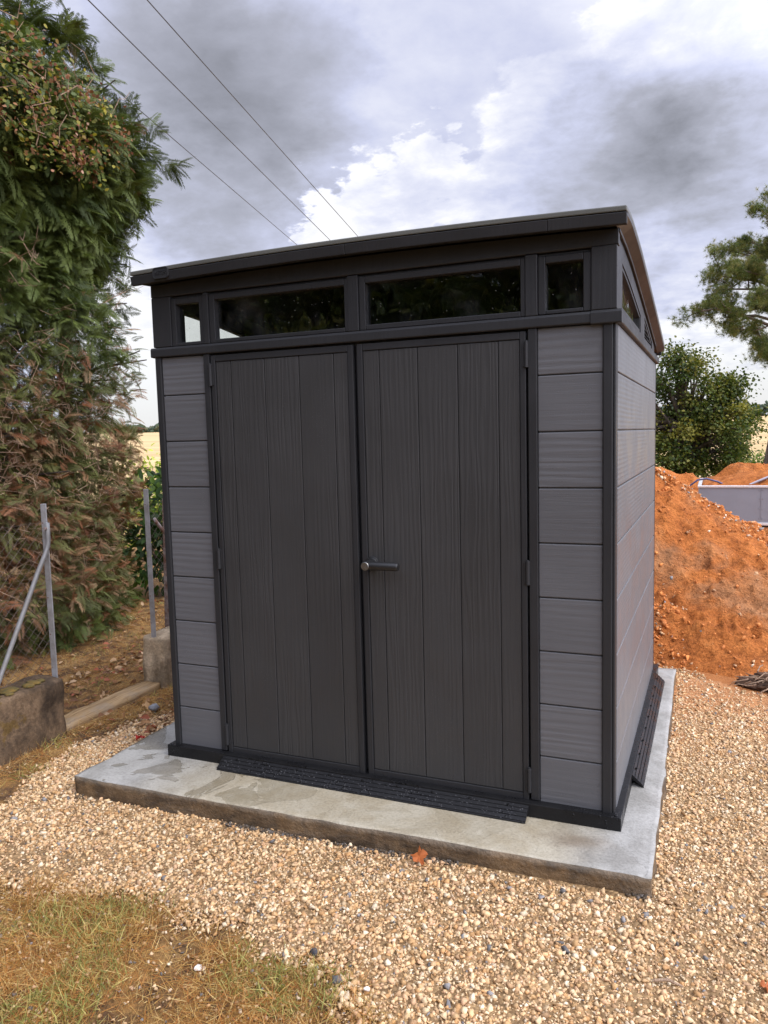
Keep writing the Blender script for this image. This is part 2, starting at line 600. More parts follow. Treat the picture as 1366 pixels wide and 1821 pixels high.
def m_slab_side():
    m_, n = new_mat('wet_concrete_side')
    oc = n('ShaderNodeTexCoord').outputs['Object']
    mid = n.noise(n.vm('MULTIPLY', oc, (1, 1, 2.5)), 6, 6, 0.65, 0.3)
    fine = n.noise(oc, 60, 5, 0.7)
    sp = n('ShaderNodeSeparateXYZ', {0: oc})
    c = n.mix(n.sstep(mid, 0.35, 0.65), (0.150, 0.098, 0.050), (0.058, 0.040, 0.023))
    c = n.mix(n.m('MULTIPLY', n.sstep(n.noise(oc, 3.1, 4, 0.6), 0.5, 0.62), 0.7), c, (0.215, 0.135, 0.062))
    c = n.mix(n.sstep(sp.outputs[2], -0.03, 0.0, 0.0, 0.25), c, (0.30, 0.27, 0.21))
    c = n.mix(1.0, c, n.ramp(fine, [(0.3, 0.65), (0.7, 1.25)]), 'MULTIPLY')
    finish(n, c, 0.6, n.m('ADD', mid, n.m('MULTIPLY', fine, 0.6)), 0.012)
    return m_


M_SLABT, M_SLABS = m_slab_top(), m_slab_side()


def m_attr(name, rough=0.7, trans=0.0, var=0.25, scale=20, bump=0.0, spec=0.3, bscale=60, bdist=0.004):
    """colour comes with each leaf, blade or stone (its own natural colour)"""
    m_, n = new_mat(name)
    at = n('ShaderNodeAttribute', attribute_name='Col').outputs['Color']
    oc = n('ShaderNodeTexCoord').outputs['Object']
    ns = n.noise(oc, scale, 4, 0.6)
    c = n.mix(1.0, at, n.ramp(ns, [(0.25, 1 - var), (0.75, 1 + var)]), 'MULTIPLY')
    p = n('ShaderNodeBsdfPrincipled', {'Base Color': c, 'Roughness': rough, 'Specular IOR Level': spec})
    if bump:
        b = n('ShaderNodeBump', {'Height': n.noise(oc, bscale, 4, 0.65), 'Distance': bdist, 'Strength': bump})
        n.t.links.new(b.outputs[0], p.inputs['Normal'])
    out = p.outputs[0]
    if trans:
        tl = n('ShaderNodeBsdfTranslucent', {'Color': n.mix(1.0, c, (1.1, 1.15, 0.7), 'MULTIPLY')})
        out = n('ShaderNodeMixShader', {0: trans, 1: out, 2: tl.outputs[0]}).outputs[0]
    n('ShaderNodeOutputMaterial', {0: out})
    return m_


M_LEAF = m_attr('leaf', 0.55, 0.35, 0.2, 3)
M_FROND = m_attr('conifer_frond', 0.6, 0.25, 0.2, 4)
M_GRASS = m_attr('grass_blade', 0.6, 0.3, 0.15, 6)
M_STONE = m_attr('gravel_stone', 0.8, 0.0, 0.25, 90, 0.7, 0.25, 180, 0.002)
M_LITTER = m_attr('dry_leaf', 0.7, 0.2, 0.2, 40)


def m_bark(name, a, b):
    m_, n = new_mat(name)
    oc = n('ShaderNodeTexCoord').outputs['Object']
    q = n.vm('MULTIPLY', oc, (1, 1, 0.25))
    ns = n.noise(q, 14, 6, 0.7, 0.5)
    finish(n, n.mix(n.sstep(ns, 0.35, 0.65), a, b), 0.85, ns, 0.03)
    return m_


M_BARK = m_bark('bark', (0.11, 0.085, 0.06), (0.045, 0.034, 0.025))
M_PINEBARK = m_bark('pine_bark', (0.22, 0.16, 0.12), (0.09, 0.065, 0.05))
M_TWIG = m_bark('dry_twig', (0.40, 0.28, 0.18), (0.22, 0.13, 0.08))


def m_soil():
    m_, n = new_mat('orange_clay')
    oc = n('ShaderNodeTexCoord').outputs['Object']
    big = n.noise(oc, 1.3, 6, 0.6, 0.4)
    mid = n.noise(oc, 7, 7, 0.68, 0.3)
    fine = n.noise(oc, 45, 5, 0.7)
    c = n.ramp(mid, [(0.28, (0.24, 0.072, 0.018)), (0.45, (0.46, 0.145, 0.034)), (0.62, (0.62, 0.21, 0.052)), (0.8, (0.68, 0.30, 0.10))])
    c = n.mix(n.sstep(big, 0.50, 0.68, 0.0, 0.6), c, n.mix(mid, (0.30, 0.155, 0.075), (0.55, 0.33, 0.17)))
    c = n.mix(1.0, c, n.ramp(fine, [(0.28, 0.42), (0.48, 0.95), (0.72, 1.2)]), 'MULTIPLY')
    finish(n, c, 0.9, n.m('ADD', n.m('MULTIPLY', mid, 0.7), n.m('MULTIPLY', fine, 0.55)), 0.075, spec=0.15)
    return m_


M_SOIL = m_soil()


def m_ground():
    m_, n = new_mat('ground_soil')
    oc = n('ShaderNodeTexCoord').outputs['Object']
    sp = n('ShaderNodeSeparateXYZ', {0: oc})
    big = n.noise(oc, 0.9, 5, 0.6)
    mid = n.noise(oc, 9, 6, 0.65)
    fine = n.noise(oc, 60, 5, 0.7)
    near = n.mix(n.sstep(mid, 0.38, 0.62), (0.30, 0.165, 0.055), (0.105, 0.058, 0.030))
    near = n.mix(n.sstep(n.noise(oc, 3.3, 5, 0.6), 0.50, 0.64, 0, 0.7), near, (0.40, 0.245, 0.095))
    near = n.mix(1.0, near, n.ramp(fine, [(0.28, 0.5), (0.5, 1.0), (0.72, 1.35)]), 'MULTIPLY')
    grit = n.noise(oc, 260, 3, 0.7)
    near = n.mix(1.0, near, n.ramp(grit, [(0.3, 0.55), (0.5, 1.0), (0.7, 1.45)]), 'MULTIPLY')
    # orange clay trodden in round the heap
    cl = n.vm('DISTANCE', n.vm('MULTIPLY', oc, (0.62, 1.0, 0.0)), (1.5, 4.4, 0.0))
    cl = n.sstep(n.m('ADD', cl, n.m('MULTIPLY', n.m('SUBTRACT', mid, 0.5), 0.9)), 2.2, 2.6, 1.0, 0.0)
    near = n.mix(cl, near, n.mix(mid, (0.25, 0.085, 0.024), (0.52, 0.21, 0.065)))
    # stubble field beyond the garden
    rows = n.noise(n.vm('MULTIPLY', oc, (0.02, 0.25, 1.0)), 1.0, 4, 0.6)
    strw = n.mix(n.sstep(rows, 0.35, 0.65), (0.60, 0.43, 0.21), (0.46, 0.32, 0.15))
    far = n.vm('DISTANCE', oc, (1.0, -1.0, 0.0))
    grn = n.mix(big, (0.11, 0.13, 0.035), (0.20, 0.17, 0.07))
    c = n.mix(n.sstep(far, 11.0, 14.0), near, grn)
    c = n.mix(n.sstep(n.m('ADD', far, n.m('MULTIPLY', big, 2.0)), 20.0, 21.5), c, strw)
    finish(n, c, 0.9, n.m('ADD', n.m('ADD', n.m('MULTIPLY', mid, 0.6), n.m('MULTIPLY', fine, 0.4)), n.m('MULTIPLY', grit, 0.25)), 0.025, spec=0.2)
    return m_


def m_bed():
    m_, n = new_mat('gravel_bed')
    oc = n('ShaderNodeTexCoord').outputs['Object']
    vo = n('ShaderNodeTexVoronoi', {'Vector': oc, 'Scale': 70.0})
    c = n.mix(n('ShaderNodeSeparateColor', {0: vo.outputs['Color']}).outputs[0], (0.17, 0.10, 0.045), (0.40, 0.26, 0.125))
    sp = n('ShaderNodeSeparateXYZ', {0: oc})
    c = n.mix(n.sstep(n.m('ADD', sp.outputs[1], n.m('MULTIPLY', n.noise(oc, 2.2, 4, 0.6), 1.6)), 1.6, 2.6, 0.0, 0.8), c, (0.46, 0.20, 0.075))
    c = n.mix(1.0, c, n.ramp(n.noise(oc, 12, 5, 0.6), [(0.3, 0.6), (0.7, 1.1)]), 'MULTIPLY')
    finish(n, c, 0.9, n.m('SUBTRACT', 1.0, vo.outputs['Distance']), 0.008, spec=0.2)
    return m_


# ------------------------------------------------------------------ ground
GZ = -0.088


def gz(x, y):
    x = np.asarray(x, float)
    y = np.asarray(y, float)
    r = np.hypot(x - 1.0, y + 1.0)
    z = GZ + 0.018 * np.clip(r - 15, 0, 400)
    nz = fbm(np.c_[x.ravel(), y.ravel()], 1.1, 4, 3).reshape(x.shape)
    z = z + nz * 0.014 * np.clip(1.5 - r / 30, 0, 1)
    # the turf in front swells a little above the stones
    return z


rad = np.concatenate([np.linspace(0.15, 9, 110), 9 * np.exp(np.linspace(0.04, math.log(900 / 9), 60))])
th = np.linspace(0, 2 * np.pi, 361)[:-1]
RR, TT = np.meshgrid(rad, th, indexing='ij')
GX, GY = 1.4 + RR * np.cos(TT), 0.2 + RR * np.sin(TT)
GV = np.c_[GX.ravel(), GY.ravel(), gz(GX, GY).ravel()]
nr, nt_ = RR.shape
ii, jj = np.meshgrid(np.arange(nr - 1), np.arange(nt_), indexing='ij')
j2 = (jj + 1) % nt_
GF = np.stack([ii * nt_ + jj, (ii + 1) * nt_ + jj, (ii + 1) * nt_ + j2, ii * nt_ + j2], -1).reshape(-1, 4)
GV = np.vstack([GV, [[1.4, 0.2, GZ]]])
cf = np.stack([np.full(nt_, len(GV) - 1), np.arange(nt_), (np.arange(nt_) + 1) % nt_], -1)
tag(mesh_np('ground', GV, [GF, cf], m_ground(), smooth=True), kind='structure')

# outline of the gravel apron (plan view)
GRAVEL = [(-0.42, 0.95), (-0.60, 0.55), (-0.72, 0.10), (-0.62, -0.30), (-0.55, -0.62), (-0.30, -0.95), (0.04, -1.07), (0.41, -0.97), (0.62, -0.93),
          (0.83, -1.00), (1.00, -0.99), (1.17, -1.07), (1.32, -1.02), (1.47, -1.11), (1.62, -1.20), (1.78, -1.42), (2.0, -1.75), (2.4, -1.95), (3.6, -1.8), (3.9, 0.0), (3.75, 1.7),
          (3.0, 1.98), (2.62, 2.12), (2.36, 2.34), (2.1, 2.50), (1.0, 2.45), (-0.3, 2.3)]
GP = np.array(GRAVEL)


def inside(x, y, poly=GP):
    r = np.zeros(len(x), bool)
    k = len(poly)
    for i in range(k):
        x0, y0 = poly[i]
        x1, y1 = poly[(i + 1) % k]
        c = ((y0 > y) != (y1 > y)) & (x < (x1 - x0) * (y - y0) / (y1 - y0 + 1e-12) + x0)
        r ^= c
    return r


def edge_dist(x, y, poly=GP):
    d = np.full(len(x), 9.0)
    k = len(poly)
    P = np.c_[x, y]
    for i in range(k):
        a, b = poly[i], poly[(i + 1) % k]
        t = np.clip(((P - a) @ (b - a)) / ((b - a) @ (b - a)), 0, 1)
        d = np.minimum(d, np.linalg.norm(P - (a + t[:, None] * (b - a)), axis=1))
    return d


# bed under the stones: a sheet a little above the ground, wavy edge
me_ = 140
bx, by = np.meshgrid(np.linspace(-0.9, 4.0, me_), np.linspace(-2.1, 2.7, me_), indexing='ij')
bxr, byr = bx.ravel(), by.ravel()
bz = gz(bxr, byr) + 0.006
wob = fbm(np.c_[bxr, byr], 6, 3, 21) * 0.05
keep = (inside(bxr, byr) & (edge_dist(bxr, byr) + wob > 0.02)).reshape(me_, me_)
q = np.arange(me_ * me_).reshape(me_, me_)
ok = keep[:-1, :-1] & keep[1:, :-1] & keep[1:, 1:] & keep[:-1, 1:]
BF = np.stack([q[:-1, :-1], q[1:, :-1], q[1:, 1:], q[:-1, 1:]], -1)[ok]
tag(mesh_np('gravel_bed', np.c_[bxr, byr, bz], BF, m_bed(), smooth=True), kind='structure')


def hull_stone(k, seed, flat=0.7):
    r = np.random.default_rng(seed)
    bm = bmesh.new()
    for p in unit(r.normal(size=(k, 3))) * r.uniform(0.75, 1.0, (k, 1)):
        bm.verts.new(p * (1, r.uniform(0.75, 1.0), flat))
    bmesh.ops.convex_hull(bm, input=bm.verts)
    bmesh.ops.delete(bm, geom=[v for v in bm.verts if not v.link_faces], context='VERTS')
    bmesh.ops.triangulate(bm, faces=bm.faces)
    bm.verts.index_update()
    V = np.array([v.co[:] for v in bm.verts])
    F = np.array([[v.index for v in f.verts] for f in bm.faces])
    bm.free()
    return V, F


STONES = [hull_stone(8 + i % 4, 100 + i, 0.55 + 0.07 * (i % 5)) for i in range(12)]
PAL = np.array([(0.67, 0.47, 0.255), (0.60, 0.39, 0.195), (0.72, 0.54, 0.32), (0.63, 0.42, 0.22), (0.53, 0.33, 0.15), (0.73, 0.60, 0.41),
                (0.61, 0.39, 0.22), (0.47, 0.27, 0.115), (0.66, 0.49, 0.285), (0.38, 0.24, 0.125)])


def in_slab(x, y, pad=0.0):
    return (x > -0.292 - pad) & (x < 2.205 + pad) & (y > -0.355 - pad) & (y < 2.16 + pad)


def scatter_stones(xy, size, pal, zoff=0.3, dark=0.018):
    parts = []
    which = rng.integers(0, len(STONES), len(xy))
    z = gz(xy[:, 0], xy[:, 1])
    for i, (TV, TF) in enumerate(STONES):
        s = which == i
        k = s.sum()
        if not k: continue
        up = np.array([0, 0, 1.0]) + rng.normal(size=(k, 3)) * 0.45
        a = rng.normal(size=(k, 3))
        R = frames(a - up * ((a * up).sum(1, keepdims=True) / (up * up).sum(1, keepdims=True)), up)
        c = pal[rng.integers(0, len(pal), k)] * rng.uniform(0.70, 1.08, (k, 1)) * np.array([1.05, 1.03, 1.01])
        dk = rng.random(k) < dark
        c[dk] = np.array([0.175, 0.165, 0.155]) * rng.uniform(0.6, 1.5, (dk.sum(), 1))
        sz = size[s]
        p = np.c_[xy[s], z[s] + sz * zoff + rng.uniform(0, 0.006, k)]
        parts.append(instances(TV, TF, p, R, sz, c))
    return merge(parts)


cand = rng.uniform((-1.0, -2.2), (4.0, 2.8), (520000, 2))
dcam = np.hypot(cand[:, 0] - CAM[0], cand[:, 1] - CAM[1])
ins = inside(cand[:, 0], cand[:, 1])
ed = edge_dist(cand[:, 0], cand[:, 1]) * np.where(ins, 1, -1) + fbm(cand, 5, 3, 31) * 0.07
prob = np.clip((ed + 0.03) / 0.09, 0, 1)
# thin patches where the sandy bed shows, at the front right and near the heap
thin = np.clip(fbm(cand, 1.8, 3, 77) * 1.5 - 0.3, 0, 0.5) * (cand[:, 1] < -0.8) + np.clip((cand[:, 1] - 0.9) / 1.6 + fbm(cand, 2.5, 3, 78) * 0.35, 0, 0.7)
prob = prob * (1 - thin) * np.where((cand[:, 0] > 3.0) | (cand[:, 1] < -1.7) , 0.35, 1) * 0.9
kp = (rng.random(len(cand)) < prob) & ~in_slab(cand[:, 0], cand[:, 1], -0.01) & (dcam > 0.4)
cand = cand[kp]
hid = (cand[:, 0] < 0.2) & (cand[:, 1] > 0.9)
cand = cand[~hid]
cand = cand[:190000]
size = np.clip(rng.lognormal(math.log(0.0063), 0.44, len(cand)), 0.0028, 0.019)
size *= np.where(cand[:, 0] > 2.25, 0.92, 1.0)
V, F, C = scatter_stones(cand, size, PAL)
tag(mesh_np('gravel', V, F, M_STONE, col=C), 'pale beige crushed stone gravel strewn around the concrete slab', 'gravel', kind='stuff')


# single bigger stones one can pick out
def stone_thing(name, label, x, y, s, c, seed, group=None, zo=0.35):
    TV, TF = hull_stone(16, seed, 0.7)
    z = float(gz(np.array([x]), np.array([y]))[0])
    V = TV * s + np.array([x, y, z + s * zo + 0.012])
    return tag(mesh_np(name, V, TF, M_STONE, col=np.tile(c, (len(V), 1)), origin=(x, y, z)), label, 'stone', group)


stone_thing('stone', 'dark blue grey stone lying in the grass at the tip of the gravel', 1.405, -1.075, 0.021, (0.115, 0.115, 0.112), 3)
stone_thing('stone', 'small near black upright stone at the ragged lower edge of the gravel', 1.28, -0.985, 0.019, (0.05, 0.052, 0.058), 4)
stone_thing('stone', 'white stone lying alone on bare soil in the turf', 0.985, -1.17, 0.015, (0.78, 0.72, 0.65), 5)
stone_thing('stone', 'white chip beside the dark blue grey stone in the grass', 1.50, -1.08, 0.013, (0.80, 0.76, 0.70), 6)
stone_thing('stone', 'blue grey stone lying on dirt between the timber sill and the slab', -0.66, 0.62, 0.042, (0.26, 0.265, 0.275), 8)
stone_thing('stone', 'grey stone half sunk beside the left edge of the slab', -0.47, 0.80, 0.045, (0.22, 0.22, 0.23), 9)


# ------------------------------------------------------------------ concrete slab
def slab():
    nx, ny, nz = 150, 110, 7
    FLx, FRx, BRx = -0.288, 2.217, 2.183
    V, F, mi = [], [], []
    idx = {}

    def pt(u, v, w_):
        x = (1 - v) * ((1 - u) * FLx + u * FRx) + v * ((1 - u) * -0.30 + u * BRx)
        yf = -0.38 + u * 0.063
        y = (1 - v) * yf + v * 2.154
        return np.array([x, y, -0.21 * w_])

    def vid(i, j, k):
        key = (i, j, k)
        if key not in idx:
            idx[key] = len(V)
            V.append(pt(i / nx, j / ny, k / nz))
        return idx[key]
    for i in range(nx):
        for j in range(ny):
            F.append((vid(i, j, 0), vid(i + 1, j, 0), vid(i + 1, j + 1, 0), vid(i, j + 1, 0))); mi.append(0)
    for k in range(nz):
        for i in range(nx):
            F.append((vid(i, 0, k + 1), vid(i + 1, 0, k + 1), vid(i + 1, 0, k), vid(i, 0, k))); mi.append(1)
            F.append((vid(i, ny, k), vid(i + 1, ny, k), vid(i + 1, ny, k + 1), vid(i, ny, k + 1))); mi.append(1)
        for j in range(ny):
            F.append((vid(0, j, k), vid(0, j + 1, k), vid(0, j + 1, k + 1), vid(0, j, k + 1))); mi.append(1)
            F.append((vid(nx, j, k + 1), vid(nx, j + 1, k + 1), vid(nx, j + 1, k), vid(nx, j, k))); mi.append(1)
    V = np.array(V)
    rim = np.minimum.reduce([V[:, 0] - FLx, 2.2 - V[:, 0], V[:, 1] + 0.36])
    edge = np.clip(1 - np.abs(rim) / 0.03, 0, 1)
    V[:, 2] += fbm(V, 2.2, 3, 5) * 0.0025 * (V[:, 2] > -0.001) - edge * (V[:, 2] > -0.001) * (0.003 + 0.006 * np.clip(fbm(V, 9, 3, 6), 0, 1))
    side = (V[:, 2] < -0.02)
    nrm = np.zeros_like(V)
    nrm[:, 1] = np.where(V[:, 1] < -0.3, -1, np.where(V[:, 1] > 2.1, 1, 0))
    nrm[:, 0] = np.where(V[:, 0] < -0.28, -1, np.where(V[:, 0] > 2.17, 1, 0))
    rough = fbm(V, 14, 4, 9, 0.6)
    out = 0.006 * rough + 0.028 * np.clip(-(V[:, 2] + 0.05) / 0.1, 0, 1) * np.clip(fbm(V, 3.5, 3, 12) + fbm(V, 25, 3, 13) * 0.5, -0.3, 1)
    V += nrm * (out * (V[:, 2] < -0.005))[:, None] + nrm * (0.004 * fbm(V, 7, 3, 14))[:, None]
    o = mesh_np('concrete_slab', V, np.array(F), [M_SLABT, M_SLABS], midx=mi)
    tag(o, 'damp grey concrete slab with brown earth stained edges under the shed', 'slab')


slab()

# ------------------------------------------------------------------ the shed
W, D = 2.06, 2.0
Z0, ZB, ZF, ZT = 0.0266, 1.900, 1.942, 2.168        # wall foot, underside and top of the band, top of the frieze
shed = thing('garden_shed', 'anthracite resin garden shed with double doors and a row of high windows', 'shed', (1.03, 1.0, 0))
PL = [Z0 + 0.2122 * k for k in range(9)] + [ZB]

# base frame and floor
b = MB()
b.box(-0.026, 2.086, -0.040, 0.030, 0.0, 0.054)
b.box(-0.026, 2.086, 1.985, 2.045, 0.0, 0.054)
b.box(-0.026, 0.030, 0.030, 1.985, 0.0, 0.054)
b.box(2.030, 2.086, 0.030, 1.985, 0.0, 0.054)
b.box(0.030, 2.030, 0.030, 1.985, 0.0, 0.030)
for xx in (-0.008, 2.066):
    b.tube([(xx, -0.024, 0.05), (xx, -0.024, 0.058)], 0.008, 10)
b.build('base_frame', M_BASE, shed, 0.006)


def planks_front(x0, x1, y, thick, sgn):
    m = MB()
    for k in range(9):
        m.box(x0, x1, min(y, y + sgn * thick), max(y, y + sgn * thick), PL[k] + 0.0022, PL[k + 1] - 0.0022)
    return m


def planks_side(x, y0, y1, thick, sgn):
    m = MB()
    for k in range(9):
        m.box(min(x, x + sgn * thick), max(x, x + sgn * thick), y0, y1, PL[k] + 0.0022, PL[k + 1] - 0.0022)
    return m


def backing(o, *bx):
    pass


for (x0, x1) in ((0.030, 0.267), (1.7725, 2.012)):
    m = planks_front(x0, x1, 0.0, 0.014, 1)
    m.box(x0 + 0.001, x1 - 0.001, 0.006, 0.022, Z0 + 0.004, ZB - 0.004, 1)
    m.build('wall_panel', [M_PLANK, M_FRAME], shed, 0.004, 2)
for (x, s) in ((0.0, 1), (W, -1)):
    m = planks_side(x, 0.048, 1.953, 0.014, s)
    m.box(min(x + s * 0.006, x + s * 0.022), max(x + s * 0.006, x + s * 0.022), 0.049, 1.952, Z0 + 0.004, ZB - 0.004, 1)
    m.build('wall_panel', [M_PLANK_LIT, M_FRAME], shed, 0.004, 2)
m = planks_front(0.048, 2.012, D, 0.014, -1)
m.box(0.049, 2.011, D - 0.022, D - 0.006, Z0 + 0.004, ZB - 0.004, 1)
m.build('wall_panel', [M_PLANK, M_FRAME], shed, 0.004, 2)

# corner posts
for (x0, x1, sx) in ((0.0, 0.030, 0), (2.012, 2.060, 1)):
    m = MB()
    if sx:
        m.box(2.0125, 2.048, -0.010, 0.046, Z0, ZB - 0.001)
        m.box(2.048, 2.0585, -0.004, 0.046, Z0, ZB - 0.001)
    else:
        m.box(-0.002, 0.0295, -0.010, 0.046, Z0, ZB - 0.001)
    m.build('corner_post', M_FRAME, shed, 0.004)
for x0 in (-0.002, 2.0125):
    MB().box(x0, x0 + 0.0475, 1.954, 2.008, Z0, ZB - 0.001).build('corner_post', M_FRAME, shed, 0.004)

# jambs either side of the doors
for (x0, x1) in ((0.2675, 0.298), (1.738, 1.772)):
    MB().box(x0, x1, -0.010, 0.028, Z0 + 0.03, ZB - 0.001).build('door_jamb', M_FRAME, shed, 0.003)
MB().box(0.2985, 1.7375, 0.0305, 0.045, 0.056, ZB + 0.038).build('door_stop', M_INNER, shed)


# doors
def door(x0, x1, gx, zlo_l, zlo_r, stile_l, stile_r, hinge_x, handle):
    zt = 1.891
    zb = 0.052
    m = MB()
    xs = [x0 + stile_l] + gx + [x1 - stile_r]
    for a, c in zip(xs[:-1], xs[1:]):
        m.box(a + 0.0012, c - 0.0012, -0.0035, 0.012, zb + 0.028, zt - 0.030)
    m.box(x0, x1, 0.004, 0.026, zb, zt, 1)
    m.box(x0, x0 + stile_l - 0.001, -0.0085, 0.0035, zb, zt, 1)
    m.box(x1 - stile_r + 0.001, x1, -0.0085, 0.0035, zb, zt, 1)
    m.box(x0 + stile_l - 0.0005, x1 - stile_r + 0.0005, -0.0075, 0.0035, zt - 0.028, zt, 1)
    m.box(x0 + stile_l - 0.0005, x1 - stile_r + 0.0005, -0.0075, 0.0035, zb, zb + 0.026, 1)
    d = m.build('door', [M_DOOR, M_FRAME], shed, 0.0028, 2)
    for (za, zc) in ((1.756, 1.852), (0.924, 1.017), (0.088, 0.186)):
        h = MB()
        xc = hinge_x
        h.tube([(xc, -0.0125, za), (xc, -0.0125, zc)], 0.0085, 12)
        h.tube([(xc, -0.0125, zc), (xc, -0.0125, zc + 0.004)], 0.0055, 10)
        s = 1 if hinge_x < 1 else -1
        h.box(min(xc, xc + s * 0.016), max(xc, xc + s * 0.016), -0.0115, -0.0088, za + 0.004, zc - 0.004)
        h.build('hinge', M_FRAME, d, 0.001)
    if handle:
        h = MB()
        hx, hz = 1.073, 0.981
        h.tube([(hx, -0.0085, hz), (hx, -0.013, hz)], 0.030, 32)
        h.tube([(hx, -0.013, hz), (hx, -0.018, hz)], [0.026, 0.024], 32)
        h.tube([(hx, -0.017, hz), (hx, -0.085, hz)], [0.019, 0.019], 24)
        h.tube([(hx, -0.066, hz), (1.092, -0.066, hz), (1.205, -0.066, hz), (1.2145, -0.066, hz)], [0.0145, 0.0185, 0.0178, 0.0155], 24)
        h.build('lever_handle', M_HANDLE, d, 0.0015, 2, True)
        MB().tube([(hx, -0.085, hz), (hx, -0.0875, hz)], [0.0180, 0.0160], 24).build('handle_cap', M_STEEL, d, 0.0006)
    return d


door(0.305, 1.0095, [0.407, 0.580, 0.752, 0.917], 0, 0, 0.024, 0.026, 0.3035, False)
door(1.0275, 1.7295, [1.125, 1.292, 1.459, 1.622], 0, 0, 0.026, 0.024, 1.7325, True)

# band and frieze with window openings (front)
m = MB()
prof = [(0.020, ZB), (-0.0155, ZB), (-0.0185, ZB + 0.004), (-0.0185, ZF - 0.008), (-0.0125, ZF + 0.001), (0.020, ZF + 0.001)]
m.prism(prof, 0, -0.018, 1.969)
prof2 = [(0.020, ZB - 0.005), (-0.019, ZB - 0.005), (-0.022, ZB - 0.001), (-0.022, ZF - 0.006), (-0.014, ZF + 0.003), (0.020, ZF + 0.003)]
m.prism(prof2, 0, 1.9695, 2.0795)
m.build('band', M_FRAME, shed, 0.0012)
m = MB()
m.box(-0.004, 0.100, -0.012, 0.030, ZF + 0.003, ZT)       # corner blocks and mullions
m.box(1.971, 2.062, -0.014, 0.030, ZF + 0.0045, ZT + 0.001)
for (a, c) in ((0.280, 0.307), (0.995, 1.043), (1.730, 1.776)):
    m.box(a, c, -0.013, 0.030, ZF + 0.002, ZT - 0.001)
m.box(0.1005, 0.2795, 0.006, 0.030, 2.1575, ZT)
m.box(0.3075, 0.9945, 0.006, 0.030, 2.1605, ZT)
m.box(1.0435, 1.7295, 0.006, 0.030, 2.1605, ZT)
m.box(1.7765, 1.9705, 0.006, 0.030, 2.1575, ZT)
m.build('frieze', M_FRAME, shed, 0.003)


def window(x0, x1, z0, z1, a0, a1, c0, c1):
    """outer border x0..x1 z0..z1, pane a0..a1 c0..c1"""
    m = MB()
    ya, yb = -0.0065, 0.030
    m.box(x0, a0, ya, yb, z0, z1)
    m.box(a1, x1, ya, yb, z0, z1)
    m.box(a0, a1, ya, yb, c1, z1)
    m.box(a0, a1, ya, yb, z0, c0)
    wf = m.build('window', M_FRAME, shed, 0.003)
    g = MB().box(a0 - 0.004, a1 + 0.004, 0.021, 0.024, c0 - 0.004, c1 + 0.004)
    g.build('pane', M_GLASS, wf)


window(0.1015, 0.2785, 1.9450, 2.1565, 0.126, 0.254, 1.960, 2.130)
window(0.3085, 0.9935, 1.9450, 2.1595, 0.337, 0.977, 1.962, 2.134)
window(1.0445, 1.7285, 1.9450, 2.1595, 1.072, 1.711, 1.966, 2.133)
window(1.7775, 1.9695, 1.9465, 2.1565, 1.805, 1.942, 1.961, 2.131)

# roof line: distance from the front wall, height of the roof's upper edge
RP = [(-0.100, 2.277), (0.000, 2.284), (0.112, 2.284), (0.30, 2.270), (0.494, 2.252), (0.80, 2.211), (1.133, 2.163), (1.45, 2.118), (1.744, 2.072), (2.01, 2.030), (2.09, 2.017)]


def roof_z(y):
    return float(np.interp(y, [p[0] for p in RP], [p[1] for p in RP]))


def camber(x):
    return 0.018 * max(0.0, 1 - ((x - 1.03) / 1.073) ** 2)


XS = np.linspace(-0.043, 2.103, 25)
YS = np.concatenate([np.linspace(-0.100, 0.12, 6), np.linspace(0.2, 2.09, 20)])


def sheet(xs, ys, top, bot):
    V, F = [], []
    nx, ny = len(xs), len(ys)
    for lay in (top, bot):
        for x in xs:
            for y in ys:
                V.append((x, y, roof_z(y) + camber(x) + lay))
    k = nx * ny
    for i in range(nx - 1):
        for j in range(ny - 1):
            a = i * ny + j
            F.append((a, a + ny, a + ny + 1, a + 1))
            F.append((k + a, k + a + 1, k + a + ny + 1, k + a + ny))
    for i in range(nx - 1):
        for j in (0, ny - 1):
            a = i * ny + j
            F.append((a, k + a, k + a + ny, a + ny))
    for j in range(ny - 1):
        for i in (0, nx - 1):
            a = i * ny + j
            F.append((a, a + 1, k + a + 1, k + a))
    return V, F


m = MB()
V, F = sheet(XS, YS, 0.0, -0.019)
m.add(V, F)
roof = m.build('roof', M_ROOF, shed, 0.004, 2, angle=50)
# fascia boards
m = MB()
xs = [-0.0425, 0.2, 0.5, 0.8, 1.029]
for seg in (xs, [1.0305, 1.3, 1.6, 1.83], [1.8312, 1.97, 2.1025]):
    for a, c in zip(seg[:-1], seg[1:]):
        pass
    V, F = [], []
    for x in seg:
        z = camber(x)
        V += [(x, -0.101, 2.2545 + z), (x, -0.094, 2.2165 + z), (x, -0.078, 2.2145 + z), (x, -0.078, 2.2545 + z)]
    for i in range(len(seg) - 1):
        for k in range(4):
            F.append((4 * i + k, 4 * i + (k + 1) % 4, 4 * i + 4 + (k + 1) % 4, 4 * i + 4 + k))
    F.append((3, 2, 1, 0))
    e = 4 * (len(seg) - 1)
    F.append((e, e + 1, e + 2, e + 3))
    m.add(V, F)
m.build('fascia', M_FRAME, roof, 0.002)
for xo, xi in ((2.1025, 2.064), (-0.0425, -0.004)):
    m = MB()
    ys = np.linspace(-0.077, 2.085, 24)
    V, F = [], []
    for y in ys:
        z = roof_z(y) - 0.0195
        V += [(xo, y, z), (xi, y, z - 0.026), (xi, y, z - 0.040), (xo, y, z - 0.012)]
    for i in range(len(ys) - 1):
        for k in range(4):
            F.append((4 * i + k, 4 * i + (k + 1) % 4, 4 * i + 4 + (k + 1) % 4, 4 * i + 4 + k))
    F += [(3, 2, 1, 0), tuple(4 * (len(ys) - 1) + k for k in range(4))]
    m.add(V, F)
    m.build('eave', M_EAVE, roof)
